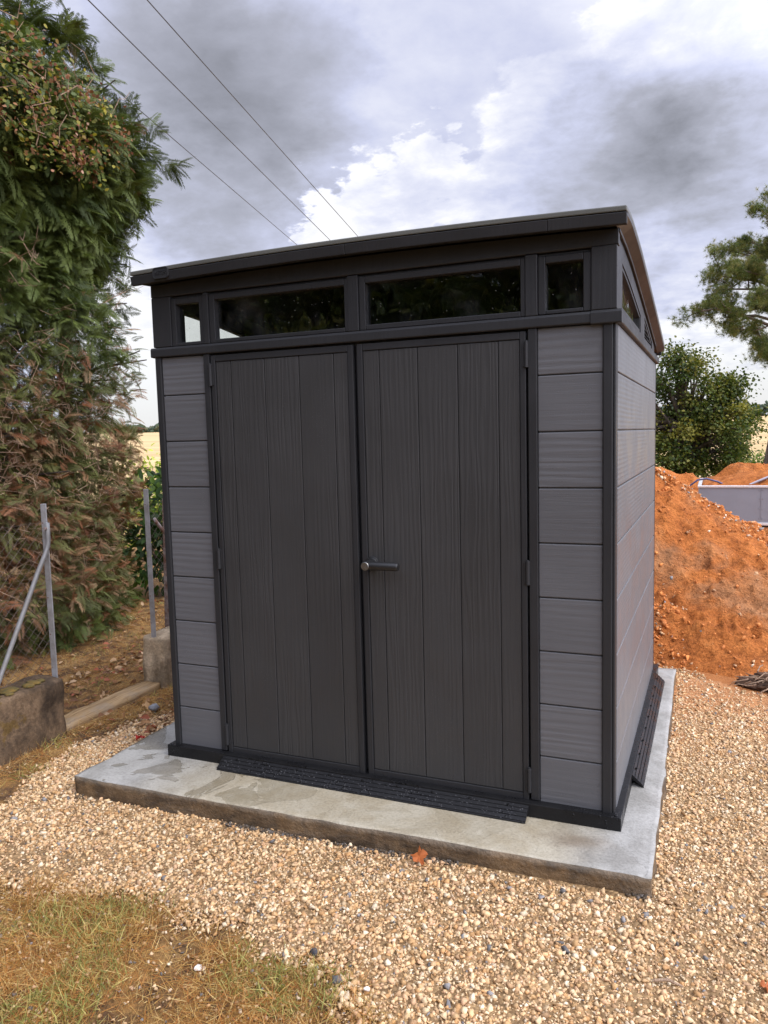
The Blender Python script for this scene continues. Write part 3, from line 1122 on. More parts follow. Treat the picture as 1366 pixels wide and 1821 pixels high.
MB().box(-0.025, 2.085, 2.068, 2.084, 1.955, 1.996).build('fascia', M_FRAME, roof, 0.003)
# soffit under the overhang, crown moulding on the wall
m = MB()
V, F = sheet(np.linspace(-0.0035, 2.0635, 12), np.concatenate([[-0.0775], np.linspace(0, 2.066, 24)]), -0.0475, -0.0535)
m.add(V, F)
m.build('soffit', M_FRAME, roof)
m = MB()
V, F = [], []
for x in np.linspace(-0.006, 2.066, 9):
    z = camber(x)
    V += [(x, 0.028, ZT + 0.0015), (x, -0.006, ZT + 0.0015), (x, -0.0095, ZT + 0.005), (x, -0.0095, 2.205), (x, -0.0095, 2.2235 + z), (x, 0.028, 2.2285 + z)]
for i in range(8):
    for k in range(6):
        F.append((6 * i + k, 6 * i + (k + 1) % 6, 6 * i + 6 + (k + 1) % 6, 6 * i + 6 + k))
F += [(5, 4, 3, 2, 1, 0), tuple(48 + k for k in range(6))]
m.add(V, F)
m.build('crown_moulding', M_FRAME, shed, 0.002)

# maker's badge on the fascia: a raised rounded plate with raised lettering
bx0, bx1, bz0, bz1 = 0.088, 0.172, 2.2305, 2.2790
r_ = 0.0150
cx_, cz_ = (bx0 + bx1) / 2, (bz0 + bz1) / 2


def rrect(x0, x1, z0, z1, r):
    o = []
    for (cx, cz, a0) in ((x1 - r, z1 - r, 0), (x0 + r, z1 - r, 90), (x0 + r, z0 + r, 180), (x1 - r, z0 + r, 270)):
        for k in range(6):
            a = math.radians(a0 + 18 * k)
            o.append((cx + r * math.cos(a), cz + r * math.sin(a)))
    return o


m = MB()
m.prism(rrect(bx0, bx1, bz0, bz1, r_), 1, -0.1035, -0.098)
oo, io = rrect(bx0, bx1, bz0, bz1, r_), rrect(bx0 + 0.0042, bx1 - 0.0042, bz0 + 0.0042, bz1 - 0.0042, r_ - 0.0042)
k = len(oo)
vs = [(p[0], -0.1036, p[1]) for p in oo] + [(p[0], -0.1036, p[1]) for p in io] + [(p[0], -0.1062, p[1]) for p in oo] + [(p[0], -0.1062, p[1]) for p in io]
fs = []
for i in range(k):
    j = (i + 1) % k
    fs += [(2 * k + i, 2 * k + j, 3 * k + j, 3 * k + i), (i, j, 2 * k + j, 2 * k + i), (k + i, 3 * k + i, 3 * k + j, k + j), (i, k + i, k + j, j)]
m.add(vs, fs)
badge = m.build('badge', M_FRAME, roof)
cu = bpy.data.curves.new('lettering', 'FONT')
cu.body = 'KETER'
cu.size = 0.0235
cu.extrude = 0.0013
cu.shear = 0.18
cu.space_character = 0.95
cu.align_x = 'CENTER'
cu.align_y = 'CENTER'
cu.materials.append(M_FRAME)
tmp = bpy.data.objects.new('lettering_curve', cu)
COL.objects.link(tmp)
bpy.context.view_layer.update()
tm = bpy.data.meshes.new_from_object(tmp.evaluated_get(bpy.context.evaluated_depsgraph_get()))
bpy.data.objects.remove(tmp)
tx = bpy.data.objects.new('lettering', tm)
COL.objects.link(tx)
tx.parent = badge
tx.rotation_euler = (math.radians(90), 0, 0)
tx.location = Vector((cx_, -0.1045, cz_)) - root_loc(badge)


# side friezes with sloping windows
def side(x, s, nm):
    """x: outer wall plane, s: +1 outward direction along x"""
    yy = np.linspace(0.03, 2.0, 40)

    def top(y):
        return roof_z(y) - 0.056

    def slabpoly(poly, x0, x1, mm, mi=0):
        mm.prism(poly, 0, min(x0, x1), max(x0, x1), mi)
    m = MB()
    xo, xi = x, x - s * 0.034
    # band
    pr = [(x - s * 0.020, ZB - 0.002), (x + s * 0.012, ZB - 0.002), (x + s * 0.016, ZB + 0.003), (x + s * 0.016, ZB + 0.032), (x + s * 0.001, ZF), (x - s * 0.020, ZF)]
    m.add([(p[0], -0.010, p[1]) for p in pr] + [(p[0], 2.02, p[1]) for p in pr],
          [tuple(range(6)), tuple(range(11, 5, -1))] + [(i, (i + 1) % 6, 6 + (i + 1) % 6, 6 + i) for i in range(6)])
    m.build('band', M_FRAME, shed, 0.002)
    m = MB()
    w1, w2 = (0.172, 0.955), (1.170, 1.665)
    zb1, zb2 = 1.966, 1.956

    def strip(y0, y1, zlo, zhi, mm=m, xa=xo, xb=xi):
        ys = np.linspace(y0, y1, 9)
        lo = [(y, zlo(y)) for y in ys]
        hi = [(y, max(zhi(y), zlo(y) + 0.001)) for y in ys][::-1]
        slabpoly(lo + hi, xa, xb, mm)
    cz = lambda c: (lambda y: c)
    rim = lambda y: top(y) - (0.086 if y < 1.06 else 0.036)
    ZFs = ZF - 0.0005
    strip(0.0305, w1[0], cz(ZFs), top)
    strip(w1[0], w1[1], cz(ZFs), cz(zb1))
    strip(w1[0], w1[1], rim, top)
    strip(w1[1], w2[0], cz(ZFs), top)
    strip(w2[0], w2[1], cz(ZFs), cz(zb2))
    strip(w2[0], w2[1], rim, top)
    strip(w2[1], 1.84, cz(ZFs), top)
    m.build('frieze', M_FRAME, shed)
    # raised edging that follows the curve of the roof
    e = MB()
    strip(0.0, 1.86, lambda y: top(y) - 0.014, lambda y: top(y) - 0.001, e, x + s * 0.0105, x + s * 0.0005)
    e.build('edge_moulding', M_FRAME, shed, 0.002)
    for (wy, zb_, vent) in ((w1, zb1, False), (w2, zb2, True)):
        f = MB()
        ins = 0.014
        xa, xb = x - s * 0.004, x - s * 0.030
        strip(wy[0] + 0.001, wy[0] + ins, cz(zb_ + 0.001), lambda y: rim(y) - 0.001, f, xa, xb)
        strip(wy[1] - ins, wy[1] - 0.001, cz(zb_ + 0.001), lambda y: rim(y) - 0.001, f, xa, xb)
        strip(wy[0] + ins, wy[1] - ins, cz(zb_ + 0.001), cz(zb_ + ins), f, xa, xb)
        strip(wy[0] + ins, wy[1] - ins, lambda y: rim(y) - ins, lambda y: rim(y) - 0.001, f, xa, xb)
        if vent:
            for zc in (1.985, 2.003, 2.021):
                y1 = wy[1] - ins
                while y1 > wy[0] + 0.05 and rim(y1) - ins < zc + 0.004:
                    y1 -= 0.01
                f.add([(xa, wy[0] + ins, zc - 0.005), (xb, wy[0] + ins, zc + 0.004), (xb, wy[0] + ins, zc + 0.007), (xa, wy[0] + ins, zc - 0.002),
                       (xa, y1, zc - 0.005), (xb, y1, zc + 0.004), (xb, y1, zc + 0.007), (xa, y1, zc - 0.002)],
                      [(0, 1, 2, 3), (7, 6, 5, 4), (0, 4, 5, 1), (1, 5, 6, 2), (2, 6, 7, 3), (3, 7, 4, 0)])
        wo = f.build('vent' if vent else 'window', M_FRAME, shed)
        if not vent:
            g = MB()
            strip(wy[0] + 0.008, wy[1] - 0.008, cz(zb_ + 0.008), lambda y: rim(y) - 0.008, g, x - s * 0.018, x - s * 0.021)
            g.build('pane', M_GLASS, wo)


side(W, 1, 'r')
side(0.0, -1, 'l')
MB().box(0.0, 2.06, 1.975, 2.006, ZB + 0.001, 1.962).build('band', M_FRAME, shed, 0.002)


# threshold ramps with ridges
def ramp(p0, p1, out, hi, depth, nm='threshold_ramp'):
    """p0-p1 along the wall at height hi, sloping outwards"""
    p0, p1, out = Vector(p0), Vector(p1), Vector(out)
    m = MB()
    pr = []
    steps = 4
    for i in range(steps):
        t0, t1 = i / steps, (i + 0.78) / steps
        for t, dz in ((t0, 0.0), (t0 + 0.02, 0.0032), (t1, 0.0032), (t1 + 0.02, 0.0)):
            pr.append((t * depth, hi * (1 - t) ** 0.9 + 0.004 + dz))
    pr.append((depth, 0.004))
    pr += [(depth, 0.0015), (0.0, hi - 0.012)]
    k = len(pr)
    vs = [tuple(p0 + out * a + Vector((0, 0, z))) for a, z in pr] + [tuple(p1 + out * a + Vector((0, 0, z))) for a, z in pr]
    m.add(vs, [tuple(range(k)), tuple(range(2 * k - 1, k - 1, -1))] + [(i, (i + 1) % k, k + (i + 1) % k, k + i) for i in range(k)])
    n_ = 9
    for i in range(n_):
        q_ = p0.lerp(p1, (i + 0.5) / n_) + out * (0.012) + Vector((0, 0, hi + 0.0))
        m.tube([q_, q_ + Vector((0, 0, 0.006))], 0.0045, 10)
    return m.build(nm, M_BASE, shed)


ramp((0.300, -0.0405, 0), (1.735, -0.0405, 0), (0, -1, 0), 0.040, 0.062)
ramp((2.0865, 0.37, 0), (2.0865, 1.86, 0), (1, 0, 0), 0.046, 0.048)

# beads of rain on the ramp and the base frame
def drops(n_, region, parent):
    t = bmesh.new()
    bmesh.ops.create_icosphere(t, subdivisions=2, radius=1.0)
    t.verts.index_update()
    TV = np.array([v.co[:] for v in t.verts]) * (1, 1, 0.55)
    TF = np.array([[v.index for v in f.verts] for f in t.faces])
    t.free()
    P = region(n_)
    V, F, C = instances(TV, TF, P, np.tile(np.eye(3), (n_, 1, 1)), rng.uniform(0.0012, 0.0042, n_), np.ones((n_, 3)))
    return mesh_np('raindrops', V, F, M_DROP, parent, smooth=True)


M_DROP, n = new_mat('raindrop')
n('ShaderNodeOutputMaterial', {0: n('ShaderNodeBsdfPrincipled', {'Base Color': (0.05, 0.05, 0.052, 1), 'Roughness': 0.05, 'IOR': 1.33}).outputs[0]})


def reg_ramp(k):
    x = rng.uniform(0.31, 1.72, k)
    t = rng.uniform(0.05, 0.95, k)
    return np.c_[x, -0.0405 - 0.062 * t, 0.040 * (1 - t) ** 0.9 + 0.0058]


tag(drops(420, reg_ramp, shed), kind='stuff')

# ------------------------------------------------------------------ conifer hedge on the left
def frond(L, pairs, seed, droop=0.35, sub=2):
    """flat spray of a cypress: stem along +X, side twiglets in the XY plane, drooping"""
    r = np.random.default_rng(seed)
    V, F = [], []

    def zc(x):
        return -droop * x * x / L

    def blade(p, d, l, wd):
        d = np.array(d) / np.hypot(*d)
        nn = np.array([-d[1], d[0]])
        b = len(V)
        for a, s_ in ((0, 0.25), (0.45, 1), (1, 0.12), (0.45, -1)):
            q_ = np.array(p) + d * l * a + nn * wd * s_ * 0.5
            V.append((q_[0], q_[1], zc(max(q_[0], 0)) - 0.25 * abs(q_[1]) - 0.1 * l * a * a))
        F.append((b, b + 3, b + 2, b + 1))
    blade((0, 0), (1, 0), L * 1.02, 0.006)
    for i in range(pairs):
        t = 0.10 + 0.86 * i / pairs
        for s_ in (1, -1):
            l = L * 0.52 * (1 - t) ** 0.75 * r.uniform(0.75, 1.15) + 0.02
            a = math.radians(r.uniform(38, 56)) * s_
            p = (t * L + (0.02 * L if s_ < 0 else 0), 0)
            d = (math.cos(a), math.sin(a))
            blade(p, d, l, 0.005 + 0.034 * l)
            if l > 0.05:
                for j in range(sub):
                    u = 0.28 + 0.5 * j / sub
                    for s2 in (1, -1):
                        a2 = a + s2 * math.radians(r.uniform(32, 48))
                        blade((p[0] + d[0] * l * u, p[1] + d[1] * l * u), (math.cos(a2), math.sin(a2)), l * 0.50 * (1.1 - u) + 0.010, 0.0062)
    return np.array(V), np.array(F)


FR = [frond(0.26, 9, 1, 0.30), frond(0.30, 10, 2, 0.55), frond(0.22, 8, 3, 0.15), frond(0.26, 9, 4, 0.8)]

HX = -3.45
END_Z = [-0.1, 0.4, 0.9, 1.5, 2.0, 2.6, 3.2, 3.8, 4.36, 4.75, 5.05, 5.3]
END_Y = [2.95, 3.02, 3.10, 3.18, 3.22, 3.24, 3.36, 3.46, 3.20, 2.70, 2.05, 1.1]
HW_Z = [-0.1, 0.3, 1.0, 2.0, 3.0, 4.0, 4.6, 5.0, 5.3]
HW_W = [1.16, 1.24, 1.30, 1.30, 1.36, 1.36, 1.08, 0.62, 0.2]


def hedge_surface(k):
    """points and outward normals over the viewer's side, the rounded end and a little of the back"""
    z = rng.uniform(-0.05, 5.15, k)
    ye = np.interp(z, END_Z, END_Y) - 0.16
    hw = np.interp(z, HW_Z, HW_W) - 0.12
    capl = 1.25
    u = rng.uniform(0, 1, k)
    straight = u < 0.62
    y = np.where(straight, rng.uniform(-2.4, 1.0, k) * 1.0, 0)
    y = np.where(straight, -2.6 + (ye - capl + 2.6) * rng.random(k), 0)
    ang = rng.uniform(-0.05, 1.0, k) * math.pi * 0.75
    xs_ = np.where(straight, HX + hw, HX + hw * np.cos(ang))
    ys_ = np.where(straight, y, ye - capl + capl * np.sin(ang))
    nx_ = np.where(straight, 1, np.cos(ang) / hw)
    ny_ = np.where(straight, 0, np.sin(ang) / capl)
    N = unit(np.c_[nx_, ny_, np.clip((z - 4.0) * 0.6, -0.1, 1.2)])
    return np.c_[xs_, ys_, z], N


def hedge_cols(P, k, shade=1.0):
    z = P[:, 2]
    nz = fbm(P, 1.4, 3, 41)
    nz2 = fbm(P, 4.0, 2, 43)
    green = np.array([0.046, 0.066, 0.016])
    bright = np.array([0.125, 0.160, 0.036])
    olive = np.array([0.150, 0.130, 0.045])
    brown = np.array([0.230, 0.085, 0.036])
    tan = np.array([0.360, 0.240, 0.125])
    t = np.clip(0.5 + 0.8 * nz2 + rng.normal(size=k) * 0.25, 0, 1)[:, None]
    c = green * (1 - t) + bright * t
    lowm = np.clip((2.7 - z) / 1.0, 0, 1) * np.clip((z + 0.2) / 0.6, 0.45, 1)
    o = np.clip(lowm * 0.55 + nz * 0.35, 0, 0.8)[:, None]
    c = c * (1 - o) + olive * o
    rnd = rng.random(k)
    pb = lowm * np.clip(0.40 + nz * 0.55, 0.08, 0.75) + 0.012
    b_ = rnd < pb
    mixb = rng.random((k, 1))
    c[b_] = (brown * mixb + tan * (1 - mixb) * 0.8)[b_]
    return c * rng.uniform(0.75, 1.25, (k, 1))


hedge = thing('conifer_hedge', 'tall overgrown conifer hedge, green above and browned below, beyond the wire fence', 'hedge', (HX, 0.5, GZ))
parts = []
nF = 44000
P, N = hedge_surface(nF)
bul = fbm(P, 1.0, 3, 51) * 0.24 + fbm(P, 3.0, 2, 52) * 0.15
dep = np.where(rng.random(nF) < 0.60, rng.uniform(-0.04, 0.20, nF), rng.uniform(0.2, 0.8, nF))
P = P - N * dep[:, None] + N * bul[:, None]
zf = P[:, 2]
# the end thins out at head height: sky shows through
gap = (P[:, 1] > 2.35) & (zf > 1.5) & (zf < 3.0) & (rng.random(nF) < 0.55)
gap |= (zf > 4.1) & (rng.random(nF) < np.clip((zf - 4.1) * 1.15, 0, 0.88))
k_ = ~gap & (zf > -0.08)
P, N, dep = P[k_], N[k_], dep[k_]
k = len(P)
up_ = np.array([0, 0, 1.0])
hi_ = np.clip((P[:, 2] - 2.2) / 1.5, 0, 1)[:, None]
axis = unit(N * (0.75) + rng.normal(size=(k, 3)) * 0.55 + up_ * (0.20 - 0.45 * hi_ * rng.random((k, 1))))
upv = up_ + N * 0.45 + rng.normal(size=(k, 3)) * 0.55
R = frames(axis, upv)
cols = hedge_cols(P, k)
which = rng.integers(0, 4, k)
scl = rng.uniform(0.5, 1.25, k) * (0.46 + 0.28 * hi_[:, 0])
for i, (TV, TF) in enumerate(FR):
    s_ = which == i
    parts.append(instances(TV, TF, P[s_], R[s_], scl[s_], cols[s_]))
# long shoots reaching out of the top and the end, hung with sprays
for _ in range(64):
    z0 = rng.uniform(4.05, 5.0)
    if rng.random() < 0.55:
        ye = float(np.interp(z0, END_Z, END_Y))
        base = np.array([HX + rng.uniform(0.2, 1.0), ye - 0.5, z0])
        dirn = unit(np.array([rng.uniform(-0.1, 0.7), rng.uniform(0.5, 1.0), rng.uniform(0.0, 0.8)]))
    else:
        base = np.array([HX + rng.uniform(0.4, 1.0), rng.uniform(0.0, 2.6), 4.7])
        dirn = unit(np.array([rng.uniform(0.0, 0.5), rng.uniform(-0.1, 0.6), 1.0]))
    ln = rng.uniform(0.35, 0.66)
    tt = rng.uniform(0.15, 1.0, 12)
    pp = base + dirn * (tt * ln)[:, None] - np.array([0, 0, 0.20]) * (tt ** 2)[:, None]
    ax = unit(dirn * 0.8 + rng.normal(size=(12, 3)) * 0.5)
    R_ = frames(ax, up_ + rng.normal(size=(12, 3)) * 0.4)
    cc = hedge_cols(pp, 12)
    TV, TF = FR[int(rng.integers(0, 4))]
    parts.append(instances(TV, TF, pp, R_, rng.uniform(0.45, 0.8, 12), cc))
V, F, C = merge(parts)
tag(mesh_np('foliage', V, F, M_FROND, hedge, C), kind='stuff')
# trunks and limbs inside
m = MB()
for yy in np.arange(-2.2, 2.9, 0.62):
    x0 = HX + rng.uniform(-0.12, 0.2)
    m.tube([(x0, yy, GZ - 0.05), (x0 + rng.uniform(-.1, .1), yy + rng.uniform(-.1, .1), 1.6), (x0 + rng.uniform(-.15, .15), yy + rng.uniform(-.15, .15), 3.2), (x0, yy, 4.5)], [0.085, 0.07, 0.05, 0.015], 7)
    for _ in range(16):
        z = rng.uniform(0.3, 4.2)
        a = rng.uniform(-0.6, 1.9)
        l = rng.uniform(0.7, 1.15)
        p = Vector((x0, yy, z))
        q_ = p + Vector((math.cos(a) * l, math.sin(a) * l * (0.8 if yy < 1.2 else 0.35), rng.uniform(0.0, 0.5)))
        m.tube([p, p.lerp(q_, 0.5) + Vector((0, 0, 0.08)), q_], [0.022, 0.014, 0.005], 5, False)
m.build('trunk', M_BARK, hedge, smooth=True)
# dead grey and tan twigs poking out of the browned lower half
m = MB()
P, N = hedge_surface(3000)
for p, nn in zip(P, N):
    if p[2] > 2.9 or rng.random() < 0.25 or (p[2] > 2.2 and rng.random() < 0.6): continue
    d = Vector(nn * 0.6 + rng.normal(size=3) * 0.55 + np.array([0, 0, 0.25])).normalized()
    l = rng.uniform(0.08, 0.34)
    p = Vector(p - nn * 0.1)
    bend = Vector(rng.normal(size=3) * 0.05)
    m.tube([p, p + d * l * 0.5 + bend, p + d * l], [0.0034, 0.0026, 0.0011], 3, False)
    for _ in range(3):
        t = rng.uniform(0.4, 0.95)
        d2 = (d + Vector(rng.normal(size=3) * 0.6)).normalized()
        q_ = p + d * l * t
        m.tube([q_, q_ + d2 * l * 0.35], [0.002, 0.0009], 3, False)
tag(m.build('dead_twigs', M_TWIG, hedge), kind='stuff')

# creeper scrambling over the hedge top
def leaf_tpl(wd, curl=0.25):
    V = [(0, 0, 0), (0.30, wd * 0.5, curl * 0.15), (0.65, wd * 0.42, curl * 0.12), (1.0, 0, -curl * 0.3), (0.65, -wd * 0.42, curl * 0.12), (0.30, -wd * 0.5, curl * 0.15), (0.5, 0, -0.02)]
    F = [(0, 1, 6), (1, 2, 6), (2, 3, 6), (3, 4, 6), (4, 5, 6), (5, 0, 6)]
    return np.array(V, float), np.array(F)


LEAF = leaf_tpl(0.8)
LEAFN = leaf_tpl(0.45)
cre = thing('climbing_creeper', 'yellow green creeper with brown seed heads sprawling over the top of the hedge', 'creeper', (-2.6, 0.9, 3.4))
nC = 13000
P = np.c_[np.full(nC, 0.0), rng.uniform(-0.6, 2.25, nC), rng.uniform(3.45, 4.95, nC)]
ztop = 4.45 + 0.35 * np.clip((P[:, 1] - 0.2), -0.3, 1)
hw = np.interp(P[:, 2], HW_Z, HW_W)
ye = np.interp(P[:, 2], END_Z, END_Y)
capf = np.sqrt(np.clip(1 - (np.clip(P[:, 1] - (ye - 1.25), 0, 1.25) / 1.25) ** 2, 0.02, 1))
P[:, 0] = HX + hw * capf + 0.06 + np.minimum(np.abs(rng.normal(size=nC)) * 0.13, 0.26) * np.clip(2.6 - P[:, 1], 0.25, 1) - 0.06
nzc = fbm(P, 1.3, 3, 61)
lowlim = 3.80 - 0.25 * np.clip(P[:, 1], -1, 2) * 0.6 + 0.30 * nzc + rng.normal(size=nC) * 0.10
kk = (P[:, 2] > lowlim) & (rng.random(nC) < np.clip(np.where(P[:, 2] > 4.25, 0.62 - (P[:, 2] - 4.25) * 1.9, 0.74) + nzc * 0.7 - np.clip(P[:, 1] - 1.3, 0, 1) * 0.9, 0.02, 1))
P = P[kk]
k = len(P)
ax = unit(np.array([0.5, 0.1, -0.5]) + rng.normal(size=(k, 3)) * 0.7)
R = frames(ax, np.array([0.5, -0.2, 0.9]) + rng.normal(size=(k, 3)) * 0.5)
pal = np.array([(0.19, 0.19, 0.035), (0.13, 0.15, 0.03), (0.29, 0.25, 0.035), (0.25, 0.16, 0.03), (0.085, 0.115, 0.028), (0.24, 0.105, 0.035)])
cc = pal[rng.choice(6, k, p=[.28, .28, .14, .08, .16, .06])] * rng.uniform(0.8, 1.2, (k, 1))
V, F, C = merge([instances(*LEAF, P, R, rng.uniform(0.020, 0.046, k), cc)])
tag(mesh_np('leaves', V, F, M_LEAF, cre, C), kind='stuff')
# brown seed heads
ctr = P[rng.random(k) < 0.04]
ctr = ctr[ctr[:, 2] < 4.4]
Q = np.repeat(ctr, 14, 0) + rng.normal(size=(len(ctr) * 14, 3)) * np.array([0.05, 0.06, 0.045]) + np.array([0.05, 0, -0.02])
k2 = len(Q)
cb = np.array([(0.20, 0.08, 0.035), (0.27, 0.13, 0.065), (0.14, 0.055, 0.028), (0.36, 0.22, 0.14)])[rng.choice(4, k2, p=[.4, .3, .2, .1])] * rng.uniform(0.8, 1.2, (k2, 1))
V, F, C = merge([instances(*LEAF, Q, rand_rot(k2), rng.uniform(0.016, 0.036, k2), cb)])
tag(mesh_np('seed_heads', V, F, M_LITTER, cre, C), kind='stuff')
m = MB()
for _ in range(60):
    p = Vector(P[int(rng.integers(0, k))])
    pts = [p + Vector((-0.05, 0, 0))]
    for j in range(4):
        pts.append(pts[-1] + Vector((rng.uniform(-0.03, 0.05), rng.uniform(-0.15, 0.15), rng.uniform(-0.05, 0.14))))
    m.tube(pts, [0.004, 0.004, 0.003, 0.003, 0.0015], 4, False)
tag(m.build('stems', M_TWIG, cre), kind='stuff')


# ------------------------------------------------------------------ broadleaf shrubs behind the fence
def leafy(name, label, cat, base, blobs, nleaf, size, pal, tpl=LEAF, stems=8, group=None, up=0.4):
    """blobs: (centre, radii) of leaf masses"""
    o = thing(name, label, cat, base, group)
    vol = np.array([b_[1][0] * b_[1][1] * b_[1][2] for b_ in blobs])
    w_ = rng.choice(len(blobs), nleaf, p=vol ** 0.7 / (vol ** 0.7).sum())
    c = np.array([b_[0] for b_ in blobs])[w_]
    r = np.array([b_[1] for b_ in blobs])[w_]
    u = unit(rng.normal(size=(nleaf, 3)))
    P = c + u * r * (rng.random((nleaf, 1)) ** 0.45)
    P += fbm(P, 3.0, 2, 91)[:, None] * u * 0.12
    P = P[P[:, 2] > base[2]]
    nl = len(P)
    ax = unit(u[:nl] * 0.7 + rng.normal(size=(nl, 3)) * 0.6 + np.array([0, 0, -0.25]))
    R = frames(ax, np.array([0, 0, up]) + u[:nl] * 0.5 + rng.normal(size=(nl, 3)) * 0.5)
    pal = np.array(pal)
    t = np.clip(0.5 + fbm(P, 2.2, 2, 93) * 0.6 + rng.normal(size=nl) * 0.25, 0, 0.999)
    cc = pal[(t * len(pal)).astype(int)] * rng.uniform(0.8, 1.2, (nl, 1))
    V, F, C = merge([instances(*tpl, P, R, rng.uniform(0.7, 1.3, nl) * size, cc)])
    tag(mesh_np('leaves', V, F, M_LEAF, o, C), kind='stuff')
    for i in range(stems):
        m = MB()
        tgt = Vector(P[int(rng.integers(0, nl))])
        b0 = Vector(base) + Vector((rng.uniform(-.1, .1), rng.uniform(-.1, .1), -0.03))
        mid = b0.lerp(tgt, 0.5) + Vector((0, 0, 0.15))
        m.tube([b0, mid, tgt], [0.018, 0.012, 0.004], 5, False)
        m.build('stem', M_BARK, o)
    return o


leafy('laurel_shrub', 'dark glossy leaved shrub in the shade between the hedge and the shed', 'shrub', (-2.75, 3.55, GZ),
      [((-2.95, 3.45, 0.55), (0.5, 0.45, 0.6)), ((-2.65, 3.75, 0.75), (0.55, 0.5, 0.65)), ((-2.3, 4.1, 0.6), (0.6, 0.5, 0.65))], 2600, 0.105,
      [(0.022, 0.045, 0.012), (0.03, 0.06, 0.015), (0.05, 0.10, 0.02), (0.10, 0.17, 0.03)], LEAFN, 14)
leafy('lime_shrub', 'lime green shrub rising behind the dark shrub and the hedge end', 'shrub', (-4.2, 5.6, GZ),
      [((-4.7, 5.4, 0.65), (0.6, 0.5, 0.75)), ((-4.2, 5.6, 0.7), (0.7, 0.6, 0.62)), ((-3.5, 5.9, 0.55), (0.7, 0.6, 0.6))], 3200, 0.075,
      [(0.20, 0.28, 0.03), (0.30, 0.38, 0.04), (0.40, 0.46, 0.05), (0.46, 0.50, 0.09)], LEAFN, 14)


# ------------------------------------------------------------------ trees on the right
def tree(name, label, base, tips, trunk_h, trunk_r, nleaf, size, pal, spread, group=None, fork=0.45):
    o = thing(name, label, 'tree', base, group)
    b0 = Vector(base)
    m = MB()
    top = b0 + Vector((0, 0, trunk_h))
    m.tube([b0 + Vector((0, 0, -0.1)), b0.lerp(top, 0.5) + Vector((0.05, 0, 0)), top], [trunk_r * 1.25, trunk_r, trunk_r * 0.6], 10)
    for t_ in tips:
        q_ = Vector(t_)
        st = b0.lerp(top, rng.uniform(fork, 1.0))
        mid = st.lerp(q_, 0.5) + Vector(rng.normal(size=3) * 0.08) + Vector((0, 0, 0.1))
        m.tube([st, mid, q_], [trunk_r * 0.42, trunk_r * 0.25, trunk_r * 0.08], 6, False)
    m.build('trunk', M_BARK, o, smooth=True)
    T = np.array(tips)
    w_ = rng.integers(0, len(T), nleaf)
    u = rng.normal(size=(nleaf, 3))
    P = T[w_] + u * np.array(spread) * rng.uniform(0.5, 1.2, (len(T), 1))[w_]
    P[:, 2] = np.maximum(P[:, 2], base[2] + 0.05)
    hz = unit(u)
    ax = unit(hz * 0.8 + rng.normal(size=(nleaf, 3)) * 0.6 + np.array([0, 0, -0.2]))
    R = frames(ax, np.array([0, 0, 0.9]) + hz * 0.4 + rng.normal(size=(nleaf, 3)) * 0.5)
    pal = np.array(pal)
    tone = rng.normal(size=len(T)) * 0.25
    t = np.clip(0.5 + tone[w_] + rng.normal(size=nleaf) * 0.18, 0, 0.999)
    cc = pal[(t * len(pal)).astype(int)] * rng.uniform(0.8, 1.2, (nleaf, 1))
    V, F, C = merge([instances(*LEAF, P, R, rng.uniform(0.7, 1.3, nleaf) * size, cc)])
    tag(mesh_np('crown', V, F, M_LEAF, o, C), kind='stuff')
    return o


TY = 16.0
tips = []
OUT = [(1.70, 3.30), (1.45, 3.15), (2.0, 3.10), (1.2, 2.75), (1.75, 2.85), (2.15, 2.7), (2.40, 2.45), (2.66, 2.66), (2.85, 2.55), (2.62, 2.30), (0.9, 2.5), (0.5, 2.1), (1.4, 2.4), (1.9, 2.3),
       (2.25, 2.05), (2.7, 1.95), (2.95, 1.75), (3.05, 1.45), (2.75, 1.55), (2.45, 1.65), (2.0, 1.85), (1.5, 1.9), (1.0, 1.9), (0.5, 1.6), (0.2, 1.3), (0.8, 1.4), (1.3, 1.4), (1.8, 1.4),
       (2.2, 1.3), (2.6, 1.2), (2.9, 1.15), (2.75, 0.9), (2.4, 0.9), (2.0, 0.9), (1.5, 0.95), (1.0, 0.95), (0.5, 0.9), (2.5, 0.62), (2.1, 0.6), (1.6, 0.6), (1.1, 0.6), (2.78, 0.66)]
for (x, z) in OUT:
    wd = 1.0 - 0.3 * abs(z - 1.4)
    for _ in range(3):
        tips.append((x + rng.normal() * 0.10, TY + rng.uniform(-1, 1) * wd, z + rng.normal() * 0.08 - 0.05 - 0.07 * max(0, z - 1.5)))
tree('bushy_tree', 'dense dark green bushy tree beyond the second earth bank', (1.75, TY, 0.15), tips, 1.5, 0.14, 27000, 0.062,
     [(0.034, 0.054, 0.011), (0.052, 0.080, 0.014), (0.085, 0.110, 0.019), (0.14, 0.15, 0.025), (0.22, 0.20, 0.036)], (0.17, 0.22, 0.13))

# pine whose trunk leans at the edge of the picture
PB = (3.66, 18.0, -0.03)
pine = thing('pine_tree', 'tall pine with a leaning brown trunk and airy tufted crown', 'tree', PB)
m = MB()
TR = [(3.66, 18.0, -0.1), (3.68, 18.0, 0.6), (3.78, 18.0, 1.4), (4.0, 18.05, 2.6), (4.25, 18.1, 4.0), (4.35, 18.1, 5.6), (4.25, 18.1, 7.4)]
m.tube(TR, [0.27, 0.215, 0.19, 0.165, 0.14, 0.10, 0.03], 12)
tw = []


